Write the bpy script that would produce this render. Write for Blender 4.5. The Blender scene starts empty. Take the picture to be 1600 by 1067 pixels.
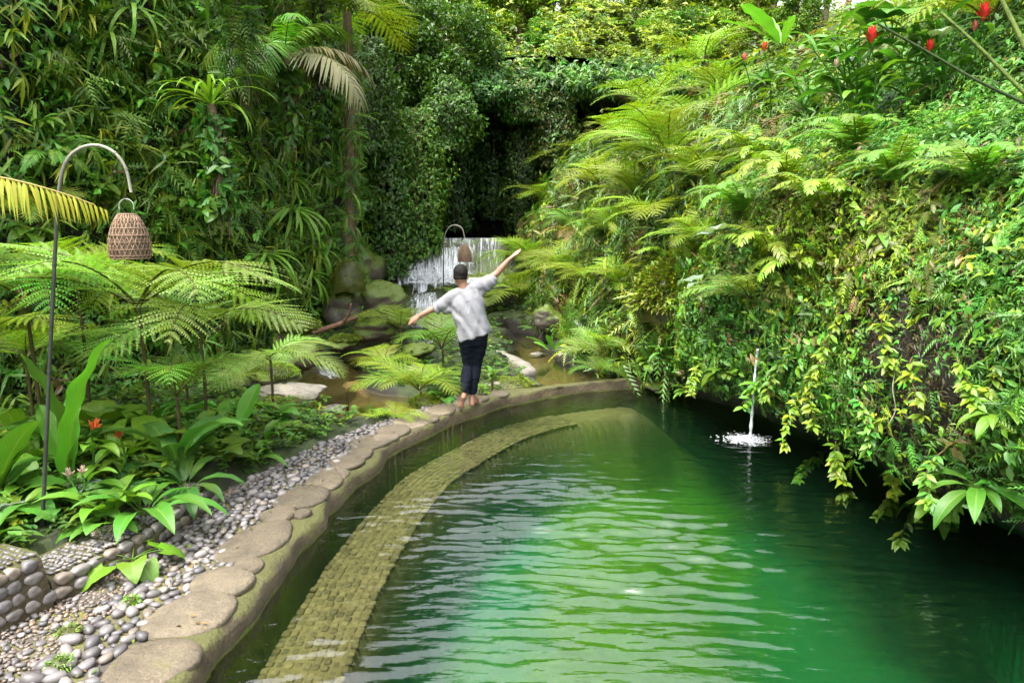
import bpy, bmesh, math, random
import numpy as np
from mathutils import Vector, Matrix, Euler

R = math.radians
SC = bpy.context.scene
COL = SC.collection
rng = np.random.default_rng(11)
random.seed(11)

# ------------------------------------------------------------------ camera
CAM_Z, PITCH, FPX = 2.2, R(9.3), 1155.0          # focal length in photo pixels (1600 wide)
cam_d = bpy.data.cameras.new('camera')
cam_d.sensor_width = 36.0
cam_d.lens = FPX / 1600 * 36.0
cam_d.clip_start, cam_d.clip_end = 0.05, 600
cam = bpy.data.objects.new('camera', cam_d)
cam.location = (0, 0, CAM_Z)
cam.rotation_euler = (math.pi / 2 - PITCH, 0, 0)
COL.objects.link(cam)
SC.camera = cam

# ------------------------------------------------------------------ sky and sun
SUN_EL, SUN_AZ = R(64), R(-128)                   # from the left and behind the camera
world = bpy.data.worlds.new('World')
SC.world = world
world.use_nodes = True
wn = world.node_tree
for n in list(wn.nodes):
    wn.nodes.remove(n)
sky = wn.nodes.new('ShaderNodeTexSky')
sky.sky_type = 'NISHITA'
sky.sun_disc = False
sky.sun_elevation = SUN_EL
sky.sun_rotation = SUN_AZ
sky.air_density, sky.dust_density, sky.ozone_density = 1.0, 4.5, 0.6
bg = wn.nodes.new('ShaderNodeBackground')
bg.inputs['Strength'].default_value = 0.15
wo = wn.nodes.new('ShaderNodeOutputWorld')
hs = wn.nodes.new('ShaderNodeHueSaturation')      # a clouded, whiter sky
hs.inputs['Saturation'].default_value = 0.2
wn.links.new(sky.outputs[0], hs.inputs['Color'])
wn.links.new(hs.outputs[0], bg.inputs['Color'])
wn.links.new(bg.outputs[0], wo.inputs['Surface'])

sun_d = bpy.data.lights.new('sun', 'SUN')
sun_d.energy = 0.8
sun_d.angle = R(12)
sun_d.color = (1.0, 0.96, 0.88)
sun = bpy.data.objects.new('sun', sun_d)
sd = Vector((math.sin(SUN_AZ) * math.cos(SUN_EL), math.cos(SUN_AZ) * math.cos(SUN_EL), math.sin(SUN_EL)))
sun.rotation_euler = sd.to_track_quat('Z', 'Y').to_euler()
sun.location = (-10, -10, 30)
COL.objects.link(sun)

SC.view_settings.view_transform = 'Standard'
SC.view_settings.look = 'None'
SC.view_settings.exposure = 2.8
SC.view_settings.gamma = 1.0
SC.view_settings.use_curve_mapping = False
SC.render.engine = 'CYCLES'
cy = SC.cycles
cy.max_bounces, cy.diffuse_bounces, cy.glossy_bounces = 6, 3, 3
cy.transmission_bounces, cy.transparent_max_bounces = 4, 12
cy.caustics_reflective = cy.caustics_refractive = False
cy.sample_clamp_indirect = 4.0
cy.use_denoising = True

# ------------------------------------------------------------------ helpers: picture point to place
CP, SP = math.cos(PITCH), math.sin(PITCH)

def ray(px, py):
    xc, yc = (px - 800) / FPX, (533.5 - py) / FPX
    return np.array([xc, CP + yc * SP, -SP + yc * CP])

def at(px, py, z=0.0):
    d = ray(px, py)
    t = (z - CAM_Z) / d[2]
    return np.array([d[0] * t, d[1] * t, z])

def atY(px, py, Y):
    d = ray(px, py)
    t = Y / d[1]
    return np.array([d[0] * t, Y, CAM_Z + d[2] * t])

def proj(P):
    P = np.asarray(P, float)
    x, y, z = P[..., 0], P[..., 1], P[..., 2] - CAM_Z
    dep = y * CP - z * SP
    up = y * SP + z * CP
    dep = np.where(dep < 0.05, 0.05, dep)
    return 800 + FPX * x / dep, 533.5 - FPX * up / dep, dep

# ------------------------------------------------------------------ noise
def _hash(ix, iy, iz, seed):
    h = (ix * 374761393 + iy * 668265263 + iz * 2147483647 + seed * 1274126177) & 0xFFFFFFFF
    h = ((h ^ (h >> 13)) * 1274126177) & 0xFFFFFFFF
    h = h ^ (h >> 16)
    return (h & 0xFFFF) / 65535.0

def vn(x, y, z=0.0, seed=0):
    x, y, z = np.broadcast_arrays(np.asarray(x, float), np.asarray(y, float), np.asarray(z, float))
    ix, iy, iz = np.floor(x).astype(np.int64), np.floor(y).astype(np.int64), np.floor(z).astype(np.int64)
    fx, fy, fz = x - ix, y - iy, z - iz
    fx, fy, fz = fx * fx * (3 - 2 * fx), fy * fy * (3 - 2 * fy), fz * fz * (3 - 2 * fz)
    r = 0
    for a in (0, 1):
        for b in (0, 1):
            for c in (0, 1):
                w = (fx if a else 1 - fx) * (fy if b else 1 - fy) * (fz if c else 1 - fz)
                r = r + w * _hash(ix + a, iy + b, iz + c, seed)
    return r * 2 - 1

def fbm(x, y, z=0.0, seed=0, oct=3):
    r, a, f = 0, 1.0, 1.0
    for k in range(oct):
        r = r + a * vn(np.asarray(x) * f, np.asarray(y) * f, np.asarray(z) * f, seed + k * 17)
        a *= 0.5
        f *= 2.03
    return r

def sstep(a, b, x):
    t = np.clip((np.asarray(x, float) - a) / (b - a), 0, 1)
    return t * t * (3 - 2 * t)

# ------------------------------------------------------------------ helpers: meshes
class MB:
    """collects vertices, faces, tint and uv; build() links ONE mesh object"""
    def __init__(s):
        s.v, s.f, s.c, s.uv, s.n = [], [], [], [], 0
    def add(s, V, F, col=(1, 1, 1), uv=None):
        V = np.asarray(V, float).reshape(-1, 3)
        s.v.append(V)
        F = np.asarray(F, np.int64)
        s.f.append(F + s.n)
        col = np.asarray(col, float)
        if col.ndim == 1:
            col = np.tile(col, (len(V), 1))
        s.c.append(col)
        s.uv.append(np.zeros((len(V), 2)) if uv is None else np.asarray(uv, float))
        s.n += len(V)
        return s
    def mesh(s, name, mat=None, smooth=True):
        me = bpy.data.meshes.new(name)
        V = np.concatenate(s.v) if s.v else np.zeros((0, 3))
        loops = np.concatenate([f.ravel() for f in s.f])
        sizes = np.concatenate([np.full(len(f), f.shape[1]) for f in s.f])
        starts = np.concatenate([[0], np.cumsum(sizes)[:-1]])
        me.vertices.add(len(V))
        me.vertices.foreach_set('co', V.astype(np.float32).ravel())
        me.loops.add(len(loops))
        me.loops.foreach_set('vertex_index', loops.astype(np.int32))
        me.polygons.add(len(sizes))
        me.polygons.foreach_set('loop_start', starts.astype(np.int32))
        me.polygons.foreach_set('loop_total', sizes.astype(np.int32))
        me.update(calc_edges=True)
        me.polygons.foreach_set('use_smooth', np.full(len(sizes), bool(smooth)))
        C = np.concatenate(s.c)
        ca = me.color_attributes.new('tint', 'FLOAT_COLOR', 'POINT')
        ca.data.foreach_set('color', np.concatenate([C, np.ones((len(C), 1))], 1).astype(np.float32).ravel())
        U = np.concatenate(s.uv)
        if np.any(U):
            ul = me.uv_layers.new(name='UVMap')
            ul.data.foreach_set('uv', U[loops].astype(np.float32).ravel())
        if mat:
            me.materials.append(mat)
        me.validate()
        return me
    def build(s, name, mat=None, parent=None, smooth=True):
        return link(name, s.mesh(name, mat, smooth), parent)

def link(name, me, parent=None, loc=None, rot=None, scale=None):
    o = bpy.data.objects.new(name, me)
    COL.objects.link(o)
    if parent is not None:
        o.parent = parent
    if loc is not None:
        o.location = Vector([float(v) for v in loc])
    if rot is not None:
        o.rotation_euler = rot
    if scale is not None:
        o.scale = (scale,) * 3 if np.isscalar(scale) else scale
    return o

def tag(o, label, cat, group=None):
    o['label'] = label
    o['category'] = cat
    if group:
        o['group'] = group
    return o

def thing(name, label, cat, loc=(0, 0, 0), rz=0.0, group=None):
    o = link(name, None, None, loc, (0, 0, rz))
    o.empty_display_size = 0.1
    return tag(o, label, cat, group)

def kind(o, k):
    o['kind'] = k
    return o

def unit(a):
    a = np.asarray(a, float)
    return a / np.maximum(np.linalg.norm(a, axis=-1, keepdims=True), 1e-9)

def grid_faces(nu, nv, closed_v=False):
    i = np.arange(nu - 1)[:, None]
    j = np.arange(nv if closed_v else nv - 1)[None, :]
    a = i * nv + j
    b = i * nv + (j + 1) % nv
    return np.stack([a, b, b + nv, a + nv], -1).reshape(-1, 4)

def tube(mb, P, rad, n=6, col=(1, 1, 1), cap=True):
    P = np.asarray(P, float)
    m = len(P)
    rad = np.broadcast_to(np.asarray(rad, float), (m,))
    T = unit(np.gradient(P, axis=0))
    ref = np.where(np.abs(T[:, 2:3]) > 0.9, np.array([[1.0, 0, 0]]), np.array([[0, 0, 1.0]]))
    if np.mean(np.abs(T[:, 2])) > 0.6:
        ref = np.tile([[1.0, 0.05, 0]], (m, 1))
    else:
        ref = np.tile([[0.03, 0.02, 1.0]], (m, 1))
    A = unit(np.cross(T, ref))
    B = np.cross(T, A)
    th = np.linspace(0, 2 * np.pi, n, endpoint=False)
    V = P[:, None] + rad[:, None, None] * (np.cos(th)[None, :, None] * A[:, None] + np.sin(th)[None, :, None] * B[:, None])
    uv = np.stack(np.broadcast_arrays(np.linspace(0, 1, m)[:, None], th[None, :] / 6.283), -1).reshape(-1, 2)
    mb.add(V.reshape(-1, 3), grid_faces(m, n, True), col, uv)
    if cap:
        for k, e in ((0, -1), (m - 1, 1)):
            c = mb.n
            ring = V[k]
            vv = np.concatenate([ring, [P[k] + T[k] * e * rad[k] * 0.4]])
            idx = np.arange(n)
            f = np.stack([idx, (idx + 1) % n, np.full(n, n)], -1)
            mb.add(vv, f if e > 0 else f[:, ::-1], col)
    return mb

def smooth_path(P, n):
    """Catmull-Rom through points"""
    P = np.asarray(P, float)
    Q = np.concatenate([[2 * P[0] - P[1]], P, [2 * P[-1] - P[-2]]])
    t = np.linspace(0, len(P) - 1, n)
    i = np.minimum(t.astype(int), len(P) - 2)
    u = (t - i)[:, None]
    a, b, c, d = Q[i], Q[i + 1], Q[i + 2], Q[i + 3]
    return 0.5 * (2 * b + (c - a) * u + (2 * a - 5 * b + 4 * c - d) * u ** 2 + (3 * b - a - 3 * c + d) * u ** 3)

# leaf templates: x along the leaf, y across, z up; unit length, width w
def tmpl(w=0.42, kind='oval', droop=0.15, fold=0.12):
    if kind == 'tri':
        V = np.array([[0, 0, 0], [.42, w / 2, fold * w], [1, 0, -droop], [.42, -w / 2, fold * w]])
        F = np.array([[0, 3, 2, 1]])
        return V, F
    if kind == 'dia':
        V = np.array([[0, 0, 0], [.42, w / 2, fold * w], [1, 0, -droop], [.42, -w / 2, fold * w], [.45, 0, -.05 * w - droop * .2]])
        F = np.array([[0, 4, 1], [0, 3, 4], [4, 2, 1], [4, 3, 2]])
        return V, F
    V = np.array([[0, 0, 0], [.22, w * .4, fold * w], [.58, w * .47, fold * w - droop * .3], [1, 0, -droop],
                  [.58, -w * .47, fold * w - droop * .3], [.22, -w * .4, fold * w], [.22, 0, 0], [.58, 0, -droop * .33]])
    F = np.array([[0, 6, 1], [0, 5, 6], [7, 3, 2], [7, 4, 3], [6, 7, 1], [1, 7, 2], [6, 5, 7], [5, 4, 7]])
    return V, F

def scatter(mb, T, P, X, N, L, C, Wd=None):
    """T template; P points, X leaf axis, N leaf normal, L length, C tint"""
    V0, F0 = T
    X = unit(X)
    Yv = unit(np.cross(N, X))
    Zv = np.cross(X, Yv)
    L = np.broadcast_to(np.asarray(L, float), (len(P),))
    W = L if Wd is None else np.broadcast_to(Wd, (len(P),))
    V = (P[:, None] + V0[None, :, 0:1] * (X * L[:, None])[:, None] + V0[None, :, 1:2] * (Yv * W[:, None])[:, None]
         + V0[None, :, 2:3] * (Zv * L[:, None])[:, None])
    n0 = len(V0)
    F = F0[None] + (np.arange(len(P)) * n0)[:, None, None]
    Cc = np.repeat(np.asarray(C, float), n0, 0) if np.ndim(C) == 2 else C
    uv = np.tile(np.stack([V0[:, 0], V0[:, 1] / (2 * np.abs(V0[:, 1]).max() + 1e-9) + 0.5], -1), (len(P), 1))
    mb.add(V.reshape(-1, 3), F.reshape(-1, F0.shape[1]), Cc, uv)
    return mb

# leaf tints (linear albedo)
YEL, LIME, GRN = np.array([.195, .270, .012]), np.array([.115, .235, .014]), np.array([.046, .150, .014])
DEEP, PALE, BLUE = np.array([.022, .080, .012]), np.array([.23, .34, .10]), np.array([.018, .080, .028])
DRY, OLIVE = np.array([.20, .125, .045]), np.array([.085, .095, .018])

def tints(n, pal, wts=None, jit=0.22, r=None):
    r = r or rng
    pal = np.asarray(pal, float)
    i = r.choice(len(pal), n, p=None if wts is None else np.asarray(wts) / np.sum(wts))
    c = pal[i] * (1 + r.normal(0, jit, (n, 1)))
    c[:, 0] *= 1 + r.normal(0, jit * .5, n)
    return np.clip(c, .004, .5)

# ------------------------------------------------------------------ materials
def mat_new(name):
    m = bpy.data.materials.new(name)
    m.use_nodes = True
    nt = m.node_tree
    for n in list(nt.nodes):
        nt.nodes.remove(n)
    out = nt.nodes.new('ShaderNodeOutputMaterial')
    return m, nt, out

def N(nt, t, **kw):
    n = nt.nodes.new(t)
    for k, v in kw.items():
        if k in n.inputs:
            n.inputs[k].default_value = v
        else:
            setattr(n, k, v)
    return n

def mixc(nt, fac, a, b, mode='MIX'):
    m = nt.nodes.new('ShaderNodeMix')
    m.data_type = 'RGBA'
    m.blend_type = mode
    for sock, v in ((m.inputs[0], fac), (m.inputs[6], a), (m.inputs[7], b)):
        if isinstance(v, bpy.types.NodeSocket):
            nt.links.new(v, sock)
        elif np.ndim(v) == 1:
            sock.default_value = (*[float(q) for q in v[:3]], 1)
        else:
            sock.default_value = v
    return m.outputs[2]

def ramp(nt, src, stops):
    r = nt.nodes.new('ShaderNodeValToRGB')
    e = r.color_ramp.elements
    while len(e) < len(stops):
        e.new(0.5)
    for k, (p, c) in enumerate(stops):
        e[k].position = p
        e[k].color = (*c, 1) if np.ndim(c) else (c, c, c, 1)
    nt.links.new(src, r.inputs[0])
    return r.outputs[0]

def noise(nt, scale, detail=4, rough=.55, vec=None, dim='3D'):
    n = N(nt, 'ShaderNodeTexNoise', Scale=scale, Detail=detail, Roughness=rough)
    if vec is not None:
        nt.links.new(vec, n.inputs['Vector'])
    return n.outputs[0]

def bump(nt, h, strength=.4, dist=.02):
    b = N(nt, 'ShaderNodeBump', Strength=strength, Distance=dist)
    nt.links.new(h, b.inputs['Height'])
    return b.outputs[0]

def principled(nt, out, color, rough=.6, normal=None, spec=.5, **kw):
    p = N(nt, 'ShaderNodeBsdfPrincipled')
    for sock, v in ((p.inputs['Base Color'], color), (p.inputs['Roughness'], rough)):
        if isinstance(v, bpy.types.NodeSocket):
            nt.links.new(v, sock)
        elif np.ndim(v) == 1:
            sock.default_value = (*[float(q) for q in v[:3]], 1)
        else:
            sock.default_value = v
    p.inputs['Specular IOR Level'].default_value = spec
    for k, v in kw.items():
        p.inputs[k].default_value = v
    if normal is not None:
        nt.links.new(normal, p.inputs['Normal'])
    if out is not None:
        nt.links.new(p.outputs[0], out.inputs['Surface'])
    return p

def objpos(nt):
    return N(nt, 'ShaderNodeTexCoord').outputs['Object']

def leaf_material(name, rough=.45, spec=.5, trans=.3, veins=False, vary=.12):
    m, nt, out = mat_new(name)
    a = N(nt, 'ShaderNodeAttribute', attribute_name='tint')
    oi = N(nt, 'ShaderNodeObjectInfo')
    h = N(nt, 'ShaderNodeHueSaturation')
    mr = N(nt, 'ShaderNodeMapRange')
    mr.inputs['To Min'].default_value, mr.inputs['To Max'].default_value = 1 - vary * 1.6, 1 + vary * 1.6
    nt.links.new(oi.outputs['Random'], mr.inputs['Value'])
    nt.links.new(mr.outputs[0], h.inputs['Value'])
    mr2 = N(nt, 'ShaderNodeMapRange')
    mr2.inputs['To Min'].default_value, mr2.inputs['To Max'].default_value = .5 - vary * .12, .5 + vary * .12
    nt.links.new(oi.outputs['Random'], mr2.inputs['Value'])
    nt.links.new(mr2.outputs[0], h.inputs['Hue'])
    nt.links.new(a.outputs['Color'], h.inputs['Color'])
    c = h.outputs[0]
    geo = N(nt, 'ShaderNodeNewGeometry')
    nz = noise(nt, 9, 3, .6, geo.outputs['Position'])
    c = mixc(nt, ramp(nt, nz, [(.35, 0.0), (.75, 0.35)]), c, (.16, .17, .02), 'MIX') if not veins else c
    nrm = None
    if veins:
        uv = N(nt, 'ShaderNodeTexCoord').outputs['UV']
        sep = N(nt, 'ShaderNodeSeparateXYZ')
        nt.links.new(uv, sep.inputs[0])
        ab = N(nt, 'ShaderNodeMath', operation='SUBTRACT')
        nt.links.new(sep.outputs[1], ab.inputs[0]); ab.inputs[1].default_value = .5
        ab2 = N(nt, 'ShaderNodeMath', operation='ABSOLUTE'); nt.links.new(ab.outputs[0], ab2.inputs[0])
        mid = ramp(nt, ab2.outputs[0], [(.0, 1.0), (.045, 0.0)])
        # side veins run out and forward from the midrib
        m1 = N(nt, 'ShaderNodeMath', operation='MULTIPLY_ADD')
        nt.links.new(ab2.outputs[0], m1.inputs[0]); m1.inputs[1].default_value = -.55
        nt.links.new(sep.outputs[0], m1.inputs[2])
        m2 = N(nt, 'ShaderNodeMath', operation='MULTIPLY'); nt.links.new(m1.outputs[0], m2.inputs[0]); m2.inputs[1].default_value = 110
        sn = N(nt, 'ShaderNodeMath', operation='SINE'); nt.links.new(m2.outputs[0], sn.inputs[0])
        vv = ramp(nt, sn.outputs[0], [(.0, 0.0), (1.0, 1.0)])
        nz2 = noise(nt, 5, 3, .6, geo.outputs['Position'])
        c = mixc(nt, ramp(nt, nz2, [(.4, 0.0), (.8, .4)]), c, (.13, .17, .02))
        c2 = mixc(nt, .5, c, (.20, .30, .06))
        c = mixc(nt, mid, c, c2)
        nrm = bump(nt, vv, .25, .01)
    p = principled(nt, None, c, rough, nrm, spec)
    t = N(nt, 'ShaderNodeBsdfTranslucent')
    ct = mixc(nt, 1.0, c, (1.15, 1.2, .55), 'MULTIPLY')
    nt.links.new(ct, t.inputs['Color'])
    mx = N(nt, 'ShaderNodeMixShader'); mx.inputs[0].default_value = trans
    nt.links.new(p.outputs[0], mx.inputs[1]); nt.links.new(t.outputs[0], mx.inputs[2])
    nt.links.new(mx.outputs[0], out.inputs['Surface'])
    return m

M = {}
M['leaf'] = leaf_material('leaf', .48, .45, .32)
M['gloss_leaf'] = leaf_material('glossy_leaf', .32, .55, .25)
M['big_leaf'] = leaf_material('veined_leaf', .43, .4, .3, veins=True, vary=.1)
M['frond'] = leaf_material('fern_frond', .5, .4, .35, vary=.2)

def tinted(name, rough=.7, spec=.3, nscale=30, amt=.35, bmp=.3, bdist=.004):
    m, nt, out = mat_new(name)
    a = N(nt, 'ShaderNodeAttribute', attribute_name='tint')
    oi = N(nt, 'ShaderNodeObjectInfo')
    nz = noise(nt, nscale, 5, .65, objpos(nt))
    c = mixc(nt, 1.0, a.outputs['Color'], ramp(nt, nz, [(.25, 1 - amt), (.75, 1 + amt)]), 'MULTIPLY')
    v = ramp(nt, oi.outputs['Random'], [(0, .75), (1, 1.2)])
    c = mixc(nt, 1.0, c, v, 'MULTIPLY')
    principled(nt, out, c, rough, bump(nt, nz, bmp, bdist), spec)
    return m

M['bark'] = tinted('bark', .85, .2, 14, .5, .8, .02)
M['pebble'] = tinted('pebble', .5, .5, 40, .25, .2, .002)
M['plain'] = tinted('plain_tint', .6, .3, 20, .2, .1, .002)

def rock_material(name, base=(.16, .14, .12), moss=(.10, .13, .012), lo=.45, hi=.6, mossy=.5, wet=.55, scale=3.0, bed=None, vary=False):
    m, nt, out = mat_new(name)
    pos = N(nt, 'ShaderNodeNewGeometry')
    n1 = noise(nt, scale, 8, .65, pos.outputs['Position'])
    n2 = noise(nt, scale * 7, 6, .6, pos.outputs['Position'])
    c = mixc(nt, ramp(nt, n1, [(.3, 0.0), (.7, 1.0)]), np.array(base) * .45, np.array(base) * 1.25)
    c = mixc(nt, ramp(nt, n2, [(.35, 0.0), (.7, .6)]), c, np.array(base) * .55)
    sep = N(nt, 'ShaderNodeSeparateXYZ'); nt.links.new(pos.outputs['Normal'], sep.inputs[0])
    ad = N(nt, 'ShaderNodeMath', operation='MULTIPLY_ADD'); nt.links.new(sep.outputs[2], ad.inputs[0])
    ad.inputs[1].default_value = .35; nt.links.new(n1, ad.inputs[2])
    ad2 = N(nt, 'ShaderNodeMath', operation='ADD'); nt.links.new(ad.outputs[0], ad2.inputs[0]); ad2.inputs[1].default_value = mossy - .5
    mc = mixc(nt, n2, np.array(moss) * .5, np.array(moss) * 1.5)
    c = mixc(nt, ramp(nt, ad2.outputs[0], [(lo, 0.0), (hi, 1.0)]), c, mc)
    if vary:
        oi = N(nt, 'ShaderNodeObjectInfo')
        c = mixc(nt, 1.0, c, ramp(nt, oi.outputs['Random'], [(0, (.72, .70, .66)), (.5, (1.0, .97, .92)), (1, (1.25, 1.22, 1.2))]), 'MULTIPLY')
    if bed is not None:                            # silt or slime on what lies at water level and below
        sp = N(nt, 'ShaderNodeSeparateXYZ'); nt.links.new(pos.outputs['Position'], sp.inputs[0])
        mr = N(nt, 'ShaderNodeMapRange'); nt.links.new(sp.outputs[2], mr.inputs['Value'])
        mr.inputs['From Min'].default_value, mr.inputs['From Max'].default_value = -.10, -.20
        c = mixc(nt, mr.outputs[0], c, mixc(nt, n2, np.array(bed) * .6, np.array(bed) * 1.3))
    principled(nt, out, c, wet, bump(nt, n2, .6, .03), .4)
    return m

M['rock'] = rock_material('mossy_rock', mossy=.5)
M['boulder'] = rock_material('boulder_moss', (.10, .078, .052), (.075, .11, .010), mossy=.53)
M['wet_rock'] = rock_material('wet_rock', (.085, .072, .052), (.07, .10, .012), mossy=.45, wet=.4)
M['ground'] = rock_material('ground_soil', (.017, .013, .008), (.026, .040, .009), mossy=.28, wet=.8, scale=1.6, bed=(.14, .112, .05))
M['soil'] = rock_material('soil', (.017, .013, .008), (.026, .040, .009), mossy=.28, wet=.8, scale=1.6)
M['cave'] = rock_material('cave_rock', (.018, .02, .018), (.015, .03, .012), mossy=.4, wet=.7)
M['mortar'] = rock_material('mortar_moss', (.070, .052, .026), (.060, .060, .015), mossy=.30, bed=(.030, .028, .012), wet=.7, scale=5)
M['pool_wall'] = rock_material('submerged_wall', (.13, .13, .045), (.10, .13, .02), mossy=.5, wet=.7, scale=3)
M['stone'] = rock_material('stepping_stone', (.125, .102, .070), (.08, .075, .025), mossy=.02, wet=.75, scale=6, vary=True)
M['pathbed'] = rock_material('path_bed', (.09, .075, .06), (.10, .10, .02), mossy=.15, wet=.8, scale=4)
M['paver'] = rock_material('pale_ledge', (.23, .205, .17), (.12, .12, .03), mossy=.02, wet=.7, scale=5)
# ------------------------------------------------------------------ the land as functions
def lerp_tab(t):
    xs, ys = zip(*t)
    return lambda v: np.interp(v, xs, ys)

bx_tab = lerp_tab([(-6, 4.9), (0, 4.1), (3, 3.75), (5, 3.4), (6.5, 3.05), (7.7, 2.75), (9, 2.4), (9.9, 2.1), (10.8, 1.6), (12, 1.15), (13.7, .85),
                   (15.5, .6), (17.5, .25), (18.5, .0), (20, .1), (23, .8), (27, 2.5), (35, 5), (60, 9)])
o_near = lerp_tab([(-3, 2.4), (-.7, 1.9), (-.3, .8), (0, .4), (.3, .05), (.7, -.15), (1.3, -.1), (2, .15), (2.5, .45), (2.9, .95), (3.2, 1.5), (3.7, 1.95), (4.6, 2.7), (5.5, 3.8), (7, 6), (9, 8.5), (14, 13), (22, 20)])
o_mid = lerp_tab([(-3, .1), (-.6, .1), (0, 0), (.5, .15), (1, .4), (2, .9), (3, 1.6), (3.7, 2.4), (4.5, 3.8), (5.4, 7), (7, 12), (10, 16), (22, 26)])
o_far = lerp_tab([(-3, 0), (0, 0), (2, .5), (3.2, 1.1), (4.2, 2.4), (5.0, 5), (6.2, 9), (8, 13), (11, 19), (14, 25), (22, 32)])
c_tab = lerp_tab([(-6, 9.8), (2, 9.2), (5, 8.1), (7, 6.9), (9, 5.7), (11, 4.8), (13, 4.2), (15, 3.75), (17, 3.35), (19, 3.0), (21, 2.9), (23, 2.6), (26, 2.6), (30, 6), (40, 14), (60, 24)])
c_off = lerp_tab([(-2, -.4), (0, -.3), (1, 0), (2, .1), (4, .15), (6, .3), (8, .5), (10, .9), (13, 2.2), (18, 6), (24, 12)])

def hill_x(y, z):
    y, z = np.asarray(y, float), np.asarray(z, float)
    w1, w2 = sstep(8.6, 10.8, y), sstep(14.5, 18, y)
    o = (o_near(z) * (1 - w1) + o_mid(z) * w1) * (1 - w2) + o_far(z) * w2
    b = fbm(y * .7, z * .8, 3.1, 5, 4) * (.16 + .05 * np.maximum(z, 0))
    return bx_tab(y) + o + b * sstep(-.6, .4, z)

def cliff_x(y, z):
    y, z = np.asarray(y, float), np.asarray(z, float)
    return -(c_tab(y) + c_off(z)) + fbm(y * .6, z * .5, 8.3, 9, 4) * .42

# the pool's edge: kerb line where it meets the water
KPX = [(325, 1060), (380, 980), (432, 905), (490, 832), (560, 758), (620, 708), (700, 668), (760, 643), (830, 625), (900, 614), (960, 608), (1050, 602)]
_K = np.array([at(a, b, -.13)[:2] for a, b in KPX])
_K = np.concatenate([[[-1.15, -6.0], [-1.4, -1.0], [-1.5, 1.5]], _K, [[2.9, 10.15], [3.6, 10.2]]])
KERB = smooth_path(np.c_[_K, np.zeros(len(_K))], 260)[:, :2]
_seg = np.diff(KERB, axis=0)
KLEN = np.concatenate([[0], np.cumsum(np.linalg.norm(_seg, axis=1))])
_kt = unit(np.gradient(KERB, axis=0))
KNORM = np.stack([-_kt[:, 1], _kt[:, 0]], -1)           # points away from the pool

def kerb_d(x, y):
    """signed distance from the pool edge (positive on land), and station along it"""
    P = np.stack(np.broadcast_arrays(np.asarray(x, float), np.asarray(y, float)), -1)
    sh = P.shape[:-1]
    P = P.reshape(-1, 2)
    out, st = np.empty(len(P)), np.empty(len(P))
    for a in range(0, len(P), 20000):
        Q = P[a:a + 20000]
        d2 = ((Q[:, None] - KERB[None]) ** 2).sum(-1)
        i = d2.argmin(1)
        v = Q - KERB[i]
        s = (v * KNORM[i]).sum(-1)
        dd = np.sqrt(d2[np.arange(len(Q)), i])
        out[a:a + 20000] = np.where(s >= 0, dd, -dd)
        st[a:a + 20000] = KLEN[i]
    return out.reshape(sh), st.reshape(sh)

path_w = lerp_tab([(-6, 2.2), (2, 1.9), (3, 1.6), (4, 1.42), (5, 1.12), (6, .86), (7, .68), (8, .52), (9, .42), (9.6, .36), (11, .34)])

STREAM = [(-1.75, 8.95, .75), (-2.5, 9.3, .85), (-2.9, 10.2, .8), (-2.7, 11.4, .75), (-2.2, 12.6, .75), (-1.6, 13.6, .8), (-1.3, 14.8, .9), (-1.3, 16.0, 1.1), (-1.6, 17.2, 1.4)]
UPPER = [(.35, 11.2, .6), (.8, 10.6, .62), (1.2, 10.25, .45), (.35, 12.2, .6), (.3, 13.3, .55), (.2, 14.3, .5)]

def ground_z(x, y):
    x, y = np.asarray(x, float), np.asarray(y, float)
    z = .03 + fbm(x * .9, y * .9, 0, 21, 3) * .05
    z = z + sstep(10.5, 17, y) * .35 + sstep(16.6, 17.6, y) * .5
    for tab, dep in ((STREAM, .5), (UPPER, .42)):
        w = np.zeros_like(z)
        for cx, cyy, r in tab:
            w = np.maximum(w, 1 - sstep(r * .75, r * 1.15, np.hypot(x - cx, y - cyy)))
        bed = -.42 + (sstep(11, 17, y) * .75 if tab is STREAM else 0)
        z = z * (1 - w) + bed * w
    # garden bed behind its low wall stands a little higher than the path
    z = z + .16 * sstep(1.45, 1.6, -x - .9) * (1 - sstep(6.5, 8.5, y))
    return z

def slope_z(x, y):
    """the wooded slope that closes the valley"""
    return 6.2 + (y - 23) * .30 + fbm(x * .25, y * .25, 1, 31, 3) * .6 + .02 * np.abs(x) ** 1.3

def hit(px, py, tmax=60):
    d = ray(px, py)
    t = np.arange(2.0, tmax, .02)
    X, Y, Z = d[0] * t, d[1] * t, CAM_Z + d[2] * t
    ins = (X > hill_x(Y, Z)) | (X < cliff_x(Y, Z)) | (Z < np.where(kerb_d(X, Y)[0] > 0, ground_z(X, Y), -.2)) | ((Y > 23) & (Z < slope_z(X, Y)))
    i = int(np.argmax(ins)) if ins.any() else len(t) - 1
    return np.array([X[i], Y[i], Z[i]])

# ------------------------------------------------------------------ the land as meshes
def sheet(fx, ys, zs, name, mat, flip=False):
    Yg, Zg = np.meshgrid(ys, zs, indexing='ij')
    V = np.stack([fx(Yg, Zg), Yg, Zg], -1).reshape(-1, 3)
    F = grid_faces(len(ys), len(zs))
    return kind(MB().add(V, F[:, ::-1] if flip else F).build(name, mat), 'structure')

ysn = np.concatenate([np.arange(-6, 2, .5), np.arange(2, 20, .14), np.arange(20, 60, .6)])
zsn = np.concatenate([np.arange(-3, -.6, .4), np.arange(-.6, 6, .12), np.arange(6, 22, .6)])
sheet(hill_x, ysn, zsn, 'hillside', M['soil'])
sheet(cliff_x, ysn, zsn[zsn > -1.5], 'cliff', M['soil'], True)

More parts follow.
